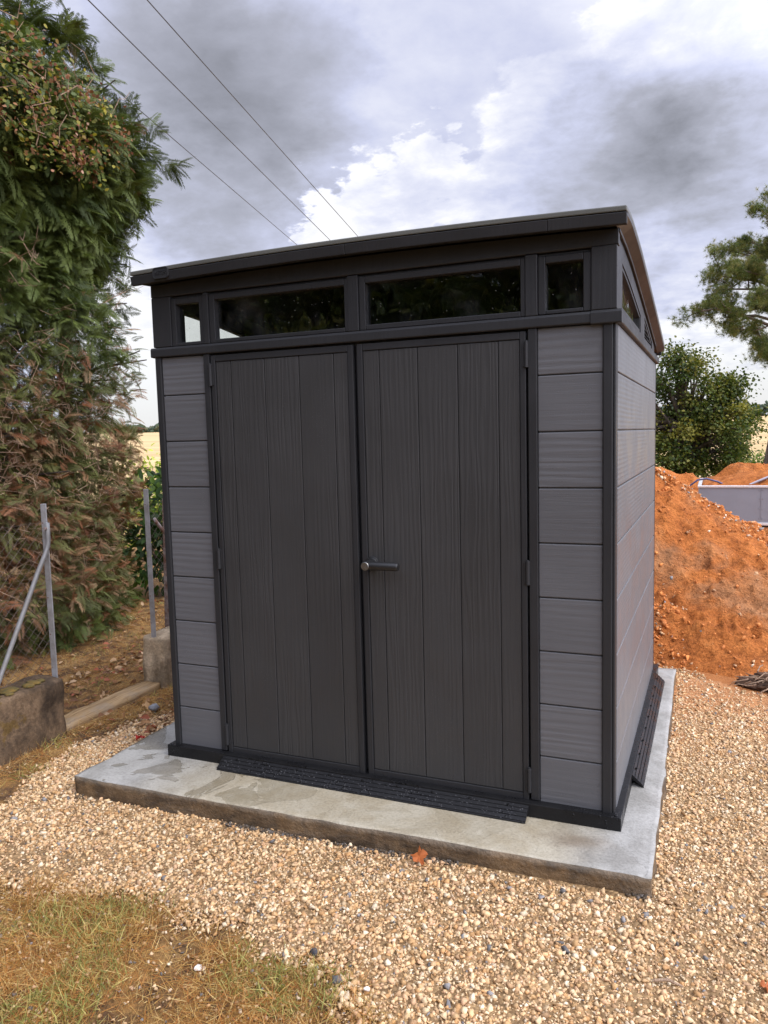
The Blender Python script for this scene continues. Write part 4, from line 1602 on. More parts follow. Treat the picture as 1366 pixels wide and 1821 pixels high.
def limb(p, q_, r0, depth):
    p, q_ = Vector(p), Vector(q_)
    mid = p.lerp(q_, 0.5) + Vector(rng.normal(size=3)) * 0.07 * (q_ - p).length + Vector((0, 0, 0.06 * (q_ - p).length))
    m.tube([p, mid, q_], [r0, r0 * 0.7, r0 * 0.35], 6, False)
    if depth == 0:
        for t in (0.35, 0.55, 0.75, 0.9, 1.0):
            tw.append(tuple(mid.lerp(q_, t)))
        return
    nchild = 5
    d = (q_ - p)
    for i in range(nchild):
        t = 0.30 + 0.7 * i / (nchild - 1)
        b_ = mid.lerp(q_, (t - 0.5) * 2) if t > 0.5 else p.lerp(mid, t * 2)
        dd = (d.normalized() * 0.75 + Vector((rng.normal() * 0.45, rng.normal() * 0.55, rng.normal() * 0.42 + 0.05))).normalized()
        limb(b_, b_ + dd * d.length * rng.uniform(0.24, 0.40), r0 * 0.45, depth - 1)


for (p, q_) in [((4.1, 18.05, 3.0), (3.15, 17.7, 3.35)), ((4.12, 18.05, 3.2), (3.0, 18.5, 3.95)), ((4.2, 18.1, 3.6), (2.15, 17.6, 4.45)), ((4.22, 18.1, 3.8), (2.35, 18.5, 4.35)),
                ((4.25, 18.1, 4.1), (2.75, 18.9, 4.5)), ((4.28, 18.1, 4.3), (2.20, 17.9, 4.95)), ((4.3, 18.1, 4.5), (2.25, 18.5, 5.35)), ((4.3, 18.1, 4.7), (2.75, 17.5, 5.25)),
                ((4.33, 18.1, 5.0), (2.75, 18.2, 5.75)), ((4.35, 18.1, 5.3), (3.0, 18.5, 6.05)), ((4.35, 18.1, 5.6), (3.25, 17.7, 6.45)), ((4.3, 18.1, 5.2), (5.6, 18.0, 5.7)),
                ((4.3, 18.1, 4.4), (5.8, 18.4, 4.8)), ((4.2, 18.1, 3.7), (5.5, 17.6, 3.8)), ((4.32, 18.1, 6.0), (5.2, 18.6, 6.7)), ((4.3, 18.1, 6.4), (3.6, 18.5, 7.2)), ((4.26, 18.1, 7.0), (4.3, 17.9, 7.8)),
                ((4.3, 18.1, 5.5), (3.6, 16.9, 6.0)), ((4.2, 18.1, 4.2), (3.3, 17.0, 4.6))]:
    limb(p, (q_[0] + 0.22, q_[1], q_[2] - 0.1) if q_[0] < 4 else q_, 0.045, 2)
m.build('trunk', M_PINEBARK, pine, smooth=True)
# needle tufts
nv, nf = [], []
for i in range(22):
    d = unit(rng.normal(size=3) + np.array([0.5, 0, 0.3]))
    s_ = unit(np.cross(d, rng.normal(size=3))) * 0.055
    b_ = len(nv)
    nv += [s_ * 0.6, d * 1.0, -s_ * 0.6]
    nf.append((b_, b_ + 1, b_ + 2))
nv, nf = np.array(nv), np.array(nf)
T = np.array(tw)
T = np.repeat(T, 5, 0) + rng.normal(size=(len(T) * 5, 3)) * 0.08
k = len(T)
R = frames(unit(rng.normal(size=(k, 3)) + np.array([-0.4, 0, 0.5])), rng.normal(size=(k, 3)))
cc = np.array([(0.14, 0.175, 0.045), (0.20, 0.22, 0.06), (0.09, 0.125, 0.035), (0.26, 0.24, 0.08)])[rng.integers(0, 4, k)] * rng.uniform(0.8, 1.2, (k, 1))
V, F, C = merge([instances(nv, nf, T, R, rng.uniform(0.07, 0.125, k), cc)])
tag(mesh_np('crown', V, F, M_LEAF, pine, C), kind='stuff')

leafy('clipped_hedge', 'low bright green clipped hedge beside the pine trunk', 'hedge', (3.6, 22.0, 0.0),
      [((3.35, 22.0, 0.42), (0.30, 0.35, 0.42)), ((3.75, 22.0, 0.42), (0.35, 0.35, 0.42)), ((4.2, 22.0, 0.42), (0.35, 0.35, 0.42)), ((3.55, 22.0, 0.2), (0.5, 0.4, 0.3))], 2600, 0.075,
      [(0.06, 0.11, 0.02), (0.12, 0.20, 0.03), (0.24, 0.31, 0.04)], LEAFN, 6)

# far tree line along the top of the field
parts = []
nT = 5200
a = rng.uniform(math.radians(-62), math.radians(22), nT)
clump = fbm(np.c_[a * 30, a * 0], 1.0, 3, 71)
dist = 330 + rng.uniform(-12, 12, nT)
X = CAM[0] + dist * np.sin(a)
Y = CAM[1] + dist * np.cos(a)
hgt = np.clip(3.6 + 3.4 * clump, 0.8, 8) * rng.random(nT) ** 0.6
P = np.c_[X, Y, gz(X, Y) + hgt]
cc = np.array([(0.075, 0.105, 0.055), (0.10, 0.13, 0.07), (0.13, 0.14, 0.07), (0.06, 0.09, 0.055)])[rng.integers(0, 4, nT)] * rng.uniform(0.85, 1.15, (nT, 1))
parts.append(instances(*STONES[0], P, rand_rot(nT), rng.uniform(0.8, 2.0, nT), cc))
V, F, C = merge(parts)
tag(mesh_np('treeline', V, F, M_LEAF, col=C), 'low muted green line of trees at the far edge of the stubble field', 'treeline', kind='stuff')

# ------------------------------------------------------------------ heaps of orange clay
def heap(name, label, xr, yr, fn, nx, ny, seed, stones=0):
    xs, ys = np.linspace(*xr, nx), np.linspace(*yr, ny)
    Xg, Yg = np.meshgrid(xs, ys, indexing='ij')
    P = np.c_[Xg.ravel(), Yg.ravel()]
    hz = fn(P[:, 0], P[:, 1])
    env = np.clip(hz / 0.25, 0, 1)
    lump = fbm(P, 1.6, 3, seed) * 0.060 + fbm(P, 5.5, 3, seed + 1) * 0.044 + np.abs(fbm(P, 13, 3, seed + 2)) * 0.026 + np.clip(fbm(P, 24, 2, seed + 3) - 0.3, 0, 1) * 0.05 * np.clip(0.4 + fbm(P, 1.3, 2, seed + 6), 0, 1) - np.clip(fbm(P, 9, 2, seed + 4) - 0.5, 0, 1) * 0.10
    z = GZ - 0.05 + np.maximum(hz, -0.1) + lump * env
    q_ = np.arange(nx * ny).reshape(nx, ny)
    F = np.stack([q_[:-1, :-1], q_[1:, :-1], q_[1:, 1:], q_[:-1, 1:]], -1).reshape(-1, 4)
    o = mesh_np(name, np.c_[P, z], F, M_SOIL, smooth=True, origin=(sum(xr) / 2, sum(yr) / 2, GZ))
    tag(o, label, 'earth heap')
    if stones:
        vis = np.flatnonzero((P[:, 1] < 4.6) & (P[:, 0] > 1.0) | (P[:, 1] > 7)) 
        sel = vis[rng.integers(0, len(vis), stones * 6)]
        dens = np.clip(0.35 + fbm(P[sel], 1.1, 3, seed + 9), 0.03, 1)
        sel = sel[(hz[sel] > 0.02) & (rng.random(len(sel)) < dens)][:stones]
        k = len(sel)
        p = np.c_[P[sel] + rng.normal(size=(k, 2)) * 0.01, z[sel] + 0.004]
        pal = np.array([(0.60, 0.22, 0.06), (0.48, 0.165, 0.045), (0.60, 0.36, 0.18), (0.66, 0.52, 0.36), (0.30, 0.28, 0.26), (0.42, 0.25, 0.13), (0.70, 0.60, 0.48)])
        pi = rng.choice(7, k, p=[.46, .28, .08, .035, .035, .10, .01])
        sz = np.clip(rng.lognormal(math.log(0.0105), 0.6, k), 0.004, 0.032)
        parts = []
        wh = rng.integers(0, len(STONES), k)
        for i, (TV, TF) in enumerate(STONES):
            s_ = wh == i
            parts.append(instances(TV, TF, p[s_], rand_rot(s_.sum()), sz[s_], pal[pi[s_]] * rng.uniform(0.8, 1.2, (s_.sum(), 1))))
        V, F, C = merge(parts)
        tag(mesh_np('clods', V, F, M_STONE, o, C), kind='stuff')
    return o


def h1(x, y):
    zc = np.interp(x, [-1.2, 0.6, 1.3, 1.62, 1.92, 2.09, 2.3, 2.52, 2.82, 3.4, 4.0, 4.7], [-0.1, 0.95, 1.36, 1.40, 1.33, 1.25, 1.10, 0.94, 0.74, 0.42, 0.15, -0.1])
    yb = 2.55 - 0.42 * np.clip(x - 2.0, 0, 1.2) + 0.25 * np.clip(1.2 - x, 0, 2) + fbm(np.c_[x, y * 0], 1.7, 2, 81) * 0.10
    t = (y - yb) / (4.15 - yb)
    f = np.where(y < 4.15, np.clip(t, 0, 1) ** 1.08, np.clip((6.3 - y) / 2.15, 0, 1))
    f = np.where(t < 0, t * 0.4, f)
    soft = 1 - 0.09 * np.exp(-((y - 4.15) / 0.28) ** 2)
    return (zc + 0.10) * f * soft - 0.02


heap('clay_heap', 'big heap of orange clay with stones piled behind the right of the shed', (-1.4, 4.9), (1.75, 6.6), h1, 420, 380, 101, 14000)


def h2(x, y):
    zc = np.interp(x, [-3, 0, 1.5, 1.95, 2.25, 2.7, 3.1, 4.5, 7], [0.2, 0.9, 1.08, 0.93, 0.90, 1.09, 1.03, 1.1, 0.2])
    return (zc + 0.03) * np.clip(1 - np.abs(y - 10.2) / 1.7, 0, 1) ** 0.9 - 0.02


heap('clay_bank', 'long lower bank of orange clay beyond the trailer', (-3, 7), (8.4, 12.0), h2, 220, 90, 131, 500)

# bare roots right of the gravel; added dark lump stands in for a dark hole
m = MB()
hk = thing('root_clump', 'dark lump standing in for a dark hole with pale bare roots at the foot of the clay heap', 'roots', (2.74, 2.22, GZ))
bmx = bmesh.new()
bmesh.ops.create_icosphere(bmx, subdivisions=5, radius=1.0)
bmx.verts.index_update()
TV = np.array([v.co[:] for v in bmx.verts])
TF = np.array([[v.index for v in f.verts] for f in bmx.faces])
bmx.free()
TV = TV * (1 + 0.30 * fbm(TV, 1.6, 3, 771) + 0.16 * np.abs(fbm(TV, 6, 3, 772)))[:, None]
nb = TV * np.array([0.22, 0.15, 0.075]) + np.array([2.80, 2.27, GZ + 0.015])
mesh_np('hole_lump', nb, TF, m_plain('hole_dark', (0.115, 0.055, 0.024), 0.95, 0, 0.25, 30, 1.0, 0.02, (0.05, 0.026, 0.013)), hk)
for _ in range(16):
    p = Vector((2.70 + rng.uniform(-.12, .12), 2.16 + rng.uniform(-.06, .08), GZ + rng.uniform(0.04, 0.11)))
    pts = [p]
    d = Vector((rng.uniform(-1, 1), rng.uniform(-1, 0.2), rng.uniform(-0.3, 0.5))).normalized()
    for j in range(4):
        d = (d + Vector(rng.normal(size=3) * 0.35)).normalized()
        pts.append(pts[-1] + d * rng.uniform(0.02, 0.05))
    m.tube(pts, [0.005, 0.004, 0.0035, 0.0025, 0.0015], 5, False)
m.build('roots', M_TWIG, hk)

# ------------------------------------------------------------------ trailer behind the heap
def trailer():
    x0, x1, y0, y1, zt, zb = 2.205, 5.0, 7.0, 8.5, 0.832, 0.40
    o = thing('utility_trailer', 'grey sided utility trailer with pale metal rims half hidden by the clay heap', 'trailer', (3.6, 7.75, GZ))
    pan = m_plain('trailer_grey', (0.235, 0.25, 0.275), 0.42, 0.0, 0.05, 3, 0.1)
    alu = m_plain('aluminium_rim', (0.72, 0.72, 0.70), 0.35, 0.3, 0.04, 20, 0.05)
    blk = m_plain('trailer_black', (0.02, 0.02, 0.022), 0.5, 0, 0.1)
    for (a0, a1, b0, b1) in ((x0 + .01, x1 - .01, y0, y0 + .02), (x0 + .01, x1 - .01, y1 - .02, y1), (x0 + .01, x0 + .03, y0 + .0205, y1 - .0205), (x1 - .03, x1 - .01, y0 + .0205, y1 - .0205)):
        MB().box(a0, a1, b0, b1, zb + 0.0005, zt - 0.0245).build('side_panel', pan, o)
    m = MB()
    for (a0, a1, b0, b1) in ((x0, x1, y0 - .012, y0 + .03), (x0, x1, y1 - .03, y1 + .012), (x0, x0 + .04, y0 + .0305, y1 - .0305), (x1 - .04, x1, y0 + .0305, y1 - .0305)):
        m.box(a0, a1, b0, b1, zt - 0.024, zt)
    m.build('top_rim', alu, o, 0.004)
    for (b0, b1) in ((y0 - .014, y0 + .035), (y1 - .035, y1 + .014)):
        MB().box(x0, x1, b0, b1, zb - 0.032, zb).build('bottom_rim', alu, o, 0.004)
    seam = m_plain('seam_grey', (0.27, 0.285, 0.31), 0.5)
    for sx in (2.89, 3.7, 4.4):
        MB().box(sx - 0.004, sx + 0.004, y0 - 0.003, y0 - 0.0005, zb + 0.003, zt - 0.026).build('panel_seam', seam, o)
    for sx in (2.875, 2.905, 3.685, 3.715):
        for z in (0.45, 0.565, 0.68, 0.775):
            MB().tube([(sx, y0 - 0.001, z), (sx, y0 - 0.007, z)], [0.006, 0.004], 8).build('rivet', seam, o)
    MB().box(x0 + 0.05, x1 - 0.05, y0 + 0.036, y1 - 0.036, zb - 0.06, zb - 0.001).build('floor', blk, o)
    for yy in (y0 + 0.06, y1 - 0.24):
        xc, zc, r = 3.35, GZ + 0.30, 0.30
        m = MB()
        pts = [(0.0, 0.20), (0.02, 0.28), (0.05, 0.30), (0.13, 0.30), (0.16, 0.28), (0.18, 0.20)]
        V, F = [], []
        for i in range(32):
            a = 2 * math.pi * i / 32
            for (dy, rr) in pts:
                V.append((xc + rr * math.cos(a), yy + dy, zc + rr * math.sin(a)))
        for i in range(32):
            for k_ in range(6):
                i2, k2 = (i + 1) % 32, (k_ + 1) % 6
                F.append((i * 6 + k_, i * 6 + k2, i2 * 6 + k2, i2 * 6 + k_))
        m.add(V, F)
        wh = m.build('wheel', blk, o, smooth=True)
        MB().tube([(xc, yy + 0.04, zc), (xc, yy + 0.14, zc)], [0.2, 0.2], 24).build('rim', alu, wh)
    MB().tube([(x1 - 0.1, 7.75, zb - 0.05), (x1 + 1.2, 7.75, zb - 0.05)], 0.04, 10).build('drawbar', alu, o)
    for yy in (y0 + 0.10, y1 - 0.2):
        MB().box(3.0, 3.7, yy - 0.06, yy + 0.2, zb - 0.09, zb - 0.065).build('mudguard', blk, o, 0.01)
        MB().box(2.35, 2.42, yy - 0.05, yy - 0.03, GZ, zb - 0.061).build('stand', blk, o, 0.004)
    return o


trailer()
# clay loaded in the trailer
xs_, ys_ = np.linspace(2.246, 4.955, 90), np.linspace(7.032, 8.465, 48)
Xg, Yg = np.meshgrid(xs_, ys_, indexing='ij')
PT = np.c_[Xg.ravel(), Yg.ravel()]
ed_ = np.minimum.reduce([PT[:, 0] - 2.246, 4.955 - PT[:, 0], PT[:, 1] - 7.032, 8.465 - PT[:, 1]])
zl = 0.78 + 0.17 * np.clip(ed_ / 0.55, 0, 1) ** 0.8 + fbm(PT, 4, 3, 501) * 0.02 + np.abs(fbm(PT, 14, 3, 502)) * 0.02
zl = np.where((PT[:, 0] > 2.42) & (PT[:, 0] < 2.9), zl - 0.02, zl)
q_ = np.arange(90 * 48).reshape(90, 48)
tag(mesh_np('clay_load', np.c_[PT, zl], np.stack([q_[:-1, :-1], q_[1:, :-1], q_[1:, 1:], q_[:-1, 1:]], -1).reshape(-1, 4), M_SOIL, smooth=True, origin=(3.6, 7.75, 0.4)),
    'orange clay filling the grey trailer level with its rim', 'clay load')
M_PIPE = m_plain('pipe_violet', (0.085, 0.08, 0.16), 0.4, 0, 0.1, 20, 0.05)
M_PIPE2 = m_plain('pipe_pale', (0.50, 0.50, 0.56), 0.4, 0, 0.1, 20, 0.05)
m = MB()
m.tube([(2.05, 7.3, 0.45), (2.10, 7.3, 0.80), (2.20, 7.3, 0.880), (2.30, 7.3, 0.895), (2.42, 7.3, 0.86), (2.55, 7.3, 0.80), (2.8, 7.3, 0.72)], 0.012, 8)
tag(m.build('plastic_pipe', M_PIPE, smooth=True, origin=(2.4, 7.3, 0.8)), 'violet flexible pipe arching over the left end of the trailer', 'pipe')
for i, (dz, c, lab) in enumerate([(0.0, M_PIPE2, 'pale pipe, lowest of the sheaf rising out of the trailer'), (0.035, M_PIPE, 'dark violet pipe, second from the bottom of the sheaf in the trailer'),
                                  (0.06, M_PIPE2, 'pale pipe in the middle of the sheaf in the trailer'), (0.085, M_PIPE, 'dark violet pipe, topmost of the sheaf rising out of the trailer')]):
    m = MB()
    yy = 7.25 + 0.05 * i
    m.tube([(2.60 + 0.02 * i, yy, 0.74), (2.76 + .03 * i, yy, 0.815), (2.86 + .03 * i, yy, 0.865), (2.97 + .02 * i, yy, 0.915 - 0.003 * i), (3.15, yy, 0.95 + dz * 0.2), (3.5, yy, 0.93 + dz * 0.2), (4.0, yy, 0.84)], 0.013, 8)
    tag(m.build('plastic_pipe', c, smooth=True, origin=(3.0, yy, 0.85)), lab, 'pipe', 'pipes sheafed in the trailer')


# ------------------------------------------------------------------ fence, low wall, pier, sill
def rough_box(x0, x1, y0, y1, z0, z1, amp, seed, step=0.03, rnd=0.02):
    nx, ny, nz = [max(2, int(round((b_ - a_) / step))) for a_, b_ in ((x0, x1), (y0, y1), (z0, z1))]
    V, F, idx = [], [], {}

    def vid(i, j, k_):
        key = (i, j, k_)
        if key not in idx:
            idx[key] = len(V)
            V.append((x0 + (x1 - x0) * i / nx, y0 + (y1 - y0) * j / ny, z0 + (z1 - z0) * k_ / nz))
        return idx[key]
    for i in range(nx):
        for j in range(ny):
            F.append((vid(i, j, nz), vid(i + 1, j, nz), vid(i + 1, j + 1, nz), vid(i, j + 1, nz)))
            F.append((vid(i, j + 1, 0), vid(i + 1, j + 1, 0), vid(i + 1, j, 0), vid(i, j, 0)))
    for i in range(nx):
        for k_ in range(nz):
            F.append((vid(i, 0, k_), vid(i + 1, 0, k_), vid(i + 1, 0, k_ + 1), vid(i, 0, k_ + 1)))
            F.append((vid(i, ny, k_ + 1), vid(i + 1, ny, k_ + 1), vid(i + 1, ny, k_), vid(i, ny, k_)))
    for j in range(ny):
        for k_ in range(nz):
            F.append((vid(0, j, k_ + 1), vid(0, j + 1, k_ + 1), vid(0, j + 1, k_), vid(0, j, k_)))
            F.append((vid(nx, j, k_), vid(nx, j + 1, k_), vid(nx, j + 1, k_ + 1), vid(nx, j, k_ + 1)))
    V = np.array(V)
    c = np.array([(x0 + x1) / 2, (y0 + y1) / 2, (z0 + z1) / 2])
    h = np.array([(x1 - x0) / 2, (y1 - y0) / 2, (z1 - z0) / 2])
    q_ = V - c
    inner = np.clip(q_, -(h - rnd), h - rnd)
    d = q_ - inner
    L = np.linalg.norm(d, axis=1, keepdims=True)
    V = c + inner + d / np.maximum(L, 1e-6) * np.minimum(L, rnd)
    nrm = unit(d + 1e-6)
    V = V + nrm * (fbm(V, 5, 3, seed) * amp + fbm(V, 25, 3, seed + 5) * amp * 0.5)[:, None]
    return V, np.array(F)


def m_oldconc(name, a, b, moss):
    m_, n = new_mat(name)
    oc = n('ShaderNodeTexCoord').outputs['Object']
    mid = n.noise(oc, 7, 6, 0.68, 0.3)
    big = n.noise(n.vm('MULTIPLY', oc, (1, 1, 0.5)), 4, 5, 0.6)
    fine = n.noise(oc, 55, 5, 0.7)
    c = n.mix(n.sstep(mid, 0.33, 0.67), a, b)
    c = n.mix(n.sstep(big, 0.48, 0.64, 0, 0.75), c, tuple(x * 0.35 for x in b))
    c = n.mix(n.sstep(n.noise(oc, 9, 5, 0.6), 0.57, 0.64, 0, moss), c, (0.14, 0.085, 0.02))
    c = n.mix(1.0, c, n.ramp(fine, [(0.28, 0.6), (0.72, 1.3)]), 'MULTIPLY')
    finish(n, c, 0.85, n.m('ADD', n.m('MULTIPLY', mid, 0.6), n.m('MULTIPLY', fine, 0.6)), 0.014, spec=0.25)
    return m_


M_OLD = m_oldconc('old_concrete', (0.19, 0.125, 0.072), (0.065, 0.044, 0.027), 0.7)
M_PIER = m_oldconc('pier_concrete', (0.60, 0.47, 0.31), (0.38, 0.28, 0.17), 0.3)
V, F = rough_box(-1.075, -0.873, -2.6, 0.165, GZ - 0.1, 0.243, 0.012, 201)
wall = tag(mesh_np('low_wall', V, F, M_OLD, smooth=True, origin=(-0.97, -1.2, GZ)), 'low mossy brown concrete wall under the braced fence post', 'wall')
# moss cushions on the wall
mo = MB()
TVm, TFm = hull_stone(60, 303, 0.5)
M_MOSS = m_plain('moss', (0.19, 0.115, 0.022), 0.95, 0, 0.25, 40, 1.0, 0.01, (0.09, 0.075, 0.02))
mv = []
pos = np.array([(-0.945, 0.02, 0.246), (-0.93, -0.03, 0.246), (-0.97, -0.12, 0.246), (-0.92, -0.16, 0.244), (-0.95, -0.24, 0.245), (-0.94, 0.06, 0.246)])
V, F, C = instances(TVm, TFm, pos, rand_rot(6) * 0 + np.eye(3), np.array([[.055, .04, .022], [.045, .035, .03], [.06, .07, .02], [.03, .03, .018], [.05, .06, .02], [.03, .03, .02]]), np.ones((6, 3)))
tag(mesh_np('moss', V, F, M_MOSS, wall, smooth=True), kind='stuff')
V, F = rough_box(-1.065, -0.872, 1.0, 4.2, GZ - 0.1, 0.252, 0.008, 221)
tag(mesh_np('fence_pier', V, F, M_PIER, smooth=True, origin=(-0.97, 1.1, GZ)), 'pale weathered concrete pier at the left rear corner of the shed', 'pier')


def m_beam():
    m_, n = new_mat('weathered_timber')
    oc = n('ShaderNodeTexCoord').outputs['Object']
    g = n.noise(n.vm('MULTIPLY', oc, (40, 2.5, 40)), 1.0, 5, 0.65, 0.6)
    b_ = n.noise(oc, 5, 5, 0.6)
    c = n.mix(n.sstep(g, 0.35, 0.65), (0.46, 0.31, 0.155), (0.24, 0.15, 0.07))
    c = n.mix(n.sstep(b_, 0.5, 0.65, 0, 0.6), c, (0.33, 0.26, 0.18))
    finish(n, c, 0.8, g, 0.006, spec=0.2)
    return m_


V, F = rough_box(-1.05, -0.905, 0.175, 0.99, GZ - 0.06, GZ + 0.045, 0.006, 231, 0.025, 0.012)
tag(mesh_np('timber_sill', V, F, m_beam(), smooth=True, origin=(-0.97, 0.6, GZ)), 'weathered timber sill lying on the ground between low wall and pier', 'timber beam')


def angle_post(name, label, x, y, z0, z1, lean=(0, 0), mt=None, group=None, wd=0.038):
    o = thing(name, label, 'fence post', (x, y, z0), group)
    m = MB()
    poly = [(0, 0), (wd, 0), (wd, 0.005), (0.005, 0.005), (0.005, wd), (0, wd)]
    k_ = 6
    vs = [(x - wd / 2 + p[0], y - wd / 2 + p[1], z0) for p in poly] + [(x - wd / 2 + p[0] + lean[0], y - wd / 2 + p[1] + lean[1], z1) for p in poly]
    m.add(vs, [tuple(range(k_))[::-1], tuple(range(k_, 2 * k_))] + [(i, (i + 1) % k_, k_ + (i + 1) % k_, k_ + i) for i in range(k_)])
    m.build('upright', mt or M_GALV, o, 0.0008)
    for t in (0.12, 0.3, 0.5, 0.7, 0.9):
        h = MB()
        z = z0 + (z1 - z0) * t
        p = (x - wd / 2 + lean[0] * t + 0.012, y - wd / 2 + lean[1] * t - 0.0015, z)
        h.tube([p, (p[0], p[1] - 0.002, p[2])], 0.0045, 8)
        h.build('wire_stud', M_RUST, o)
    return o


pg = 'galvanised fence posts'
p1 = angle_post('fence_post', 'galvanised fence post on the low wall with a bent diagonal brace', -0.965, 0.200, 0.16, 1.192, group=pg)
m = MB()
pts = [(-0.945, 0.183, 1.09), (-0.945, 0.183, 1.00), (-0.945, 0.178, 0.965), (-0.945, 0.155, 0.92), (-0.945, 0.10, 0.835), (-0.945, -0.18, 0.345), (-0.945, -0.37, 0.0), (-0.945, -0.42, -0.09)]
m.tube(pts, 0.0125, 12)
br = m.build('brace', M_BRACE, p1, smooth=True)
m = MB()
m.tube([(-0.945, 0.183, 1.06), (-0.945, 0.160, 1.06)], 0.008, 8)
m.build('bolt', M_RUST, br)
p2 = angle_post('fence_post', 'straight galvanised fence post standing in the concrete pier', -0.965, 1.03, 0.22, 1.213, group=pg)
m = MB()
m.tube([(-0.95, 1.06, 1.02), (-0.93, 1.12, 0.93), (-0.90, 1.28, 0.75), (-0.90, 1.55, 0.5), (-0.90, 1.8, 0.25)], 0.011, 8)
m.build('brace', M_RUST, p2, smooth=True)
p3 = angle_post('fence_post', 'rust marked post leaning behind the left edge of the shed', -1.28, 1.49, GZ - 0.05, 1.085, (0, 0), M_RUST, pg, 0.042)
p3.rotation_euler = (math.radians(4), math.radians(5.5), 0)
p3.location = (-1.18, 1.42, GZ)


def chainlink(name, label, y0, y1, z0, z1, x=-0.992):
    m = MB()
    V, F = [], []
    pitch = 0.056
    r = 0.0011

    def seg(a, b_):
        a, b_ = np.array(a), np.array(b_)
        d = unit(b_ - a)
        u = unit(np.cross(d, (1, 0, 0)))
        k_ = len(V)
        for p in (a, b_):
            for an in (0, 2.094, 4.189):
                V.append(p + (u * math.cos(an) + np.cross(d, u) * math.sin(an)) * r)
        for i in range(3):
            j = (i + 1) % 3
            F.append((k_ + i, k_ + j, k_ + 3 + j, k_ + 3 + i))
    H = z1 - z0
    nd = int((y1 - y0 + H) / pitch)
    for i in range(nd):
        for s_ in (1, -1):
            if s_ == 1:
                ya, yb, za, zb_ = y0 - H + i * pitch, y0 + i * pitch, z0, z1
            else:
                ya, yb, za, zb_ = y0 - H + i * pitch, y0 + i * pitch, z1, z0
            ta, tb = max(0, (y0 - ya) / H), min(1, (y1 - ya) / H)
            if tb <= ta: continue
            n_ = 6
            for k_ in range(n_):
                t0, t1 = ta + (tb - ta) * k_ / n_, ta + (tb - ta) * (k_ + 1) / n_
                f = lambda t: (x + 0.004 * s_ + 0.012 * math.sin(6 * (ya + t * H)), ya + t * H, za + (zb_ - za) * t)
                seg(f(t0), f(t1))
    for z in (z0 + 0.01, (z0 + z1) / 2, z1 - 0.01):
        seg((x, y0, z), (x, y1, z))
    return tag(mesh_np(name, np.array(V), np.array(F), M_WIRE, origin=(x, (y0 + y1) / 2, z0)), label, 'wire fence', 'chain link panels')


chainlink('chain_link_mesh', 'rusty chain link mesh strung left from the braced post', -2.3, 0.18, 0.255, 1.10)
chainlink('chain_link_mesh', 'rusty chain link mesh running back from the pier post behind the shed', 1.05, 3.6, 0.262, 1.10)

# ------------------------------------------------------------------ overhead cables
def along(px, py, z):
    d = pix_dir(px, py)
    return Vector(CAM) + d * ((z - CAM[2]) / d.z)


for (a, b_, z, r, lab) in (((157, 0), (590, 430), 6.6, 0.0075, 'middle of the three overhead cables, meeting the roof near its centre'),
                           ((262, 0), (638, 422), 6.9, 0.0075, 'highest and rightmost of the three overhead cables'),
                           ((195, 150), (530, 437), 6.0, 0.006, 'lowest thin overhead cable emerging from the hedge top')):
    A, B = along(*a, z), along(*b_, z)
    d = (B - A)
    m = MB()
    pts = []
    for i in range(41):
        t = -0.8 + 6.0 * i / 40
        pts.append(A + d * t)
    m.tube(pts, r, 6, False)
    tag(m.build('overhead_cable', M_CABLE, smooth=True, origin=tuple(A)), lab, 'cable', 'overhead cables')

# ------------------------------------------------------------------ turf, litter and leaves
def blade_tpl(bend):
    V = [(-0.5, 0, 0), (0.5, 0, 0), (0.38, bend * 0.18, 0.45), (-0.38, bend * 0.18, 0.45), (0.2, bend * 0.55, 0.8), (-0.2, bend * 0.55, 0.8), (0, bend, 1.0)]
    return np.array(V, float), np.array([(0, 1, 2, 3), (3, 2, 4, 5)]), np.array([(5, 4, 6)])


def blades(xy, h, wd, cols, lean):
    k_ = len(xy)
    out = []
    z = gz(xy[:, 0], xy[:, 1])
    bt = [blade_tpl(b_) for b_ in (0.25, 0.6, 1.0)]
    wh = rng.integers(0, 3, k_)
    for i, (TV, TF, TF3) in enumerate(bt):
        s_ = wh == i
        n_ = s_.sum()
        if not n_: continue
        up = unit(np.array([0, 0, 1.0]) + rng.normal(size=(n_, 3)) * lean[s_][:, None] * np.array([1, 1, 0.15]))
        a = unit(rng.normal(size=(n_, 3)))
        X = unit(a - up * (a * up).sum(1, keepdims=True))
        R = np.stack([X, np.cross(up, X), up], -1)
        sc = np.c_[wd[s_], h[s_], h[s_]]
        p = np.c_[xy[s_], z[s_] + 0.004]
        V, F, C = instances(TV, TF, p, R, sc, cols[s_])
        out.append((V, F, C))
        V2, F2, C2 = instances(TV, TF3, p, R, sc, cols[s_])
        out.append((V2, F2, C2))
    return out


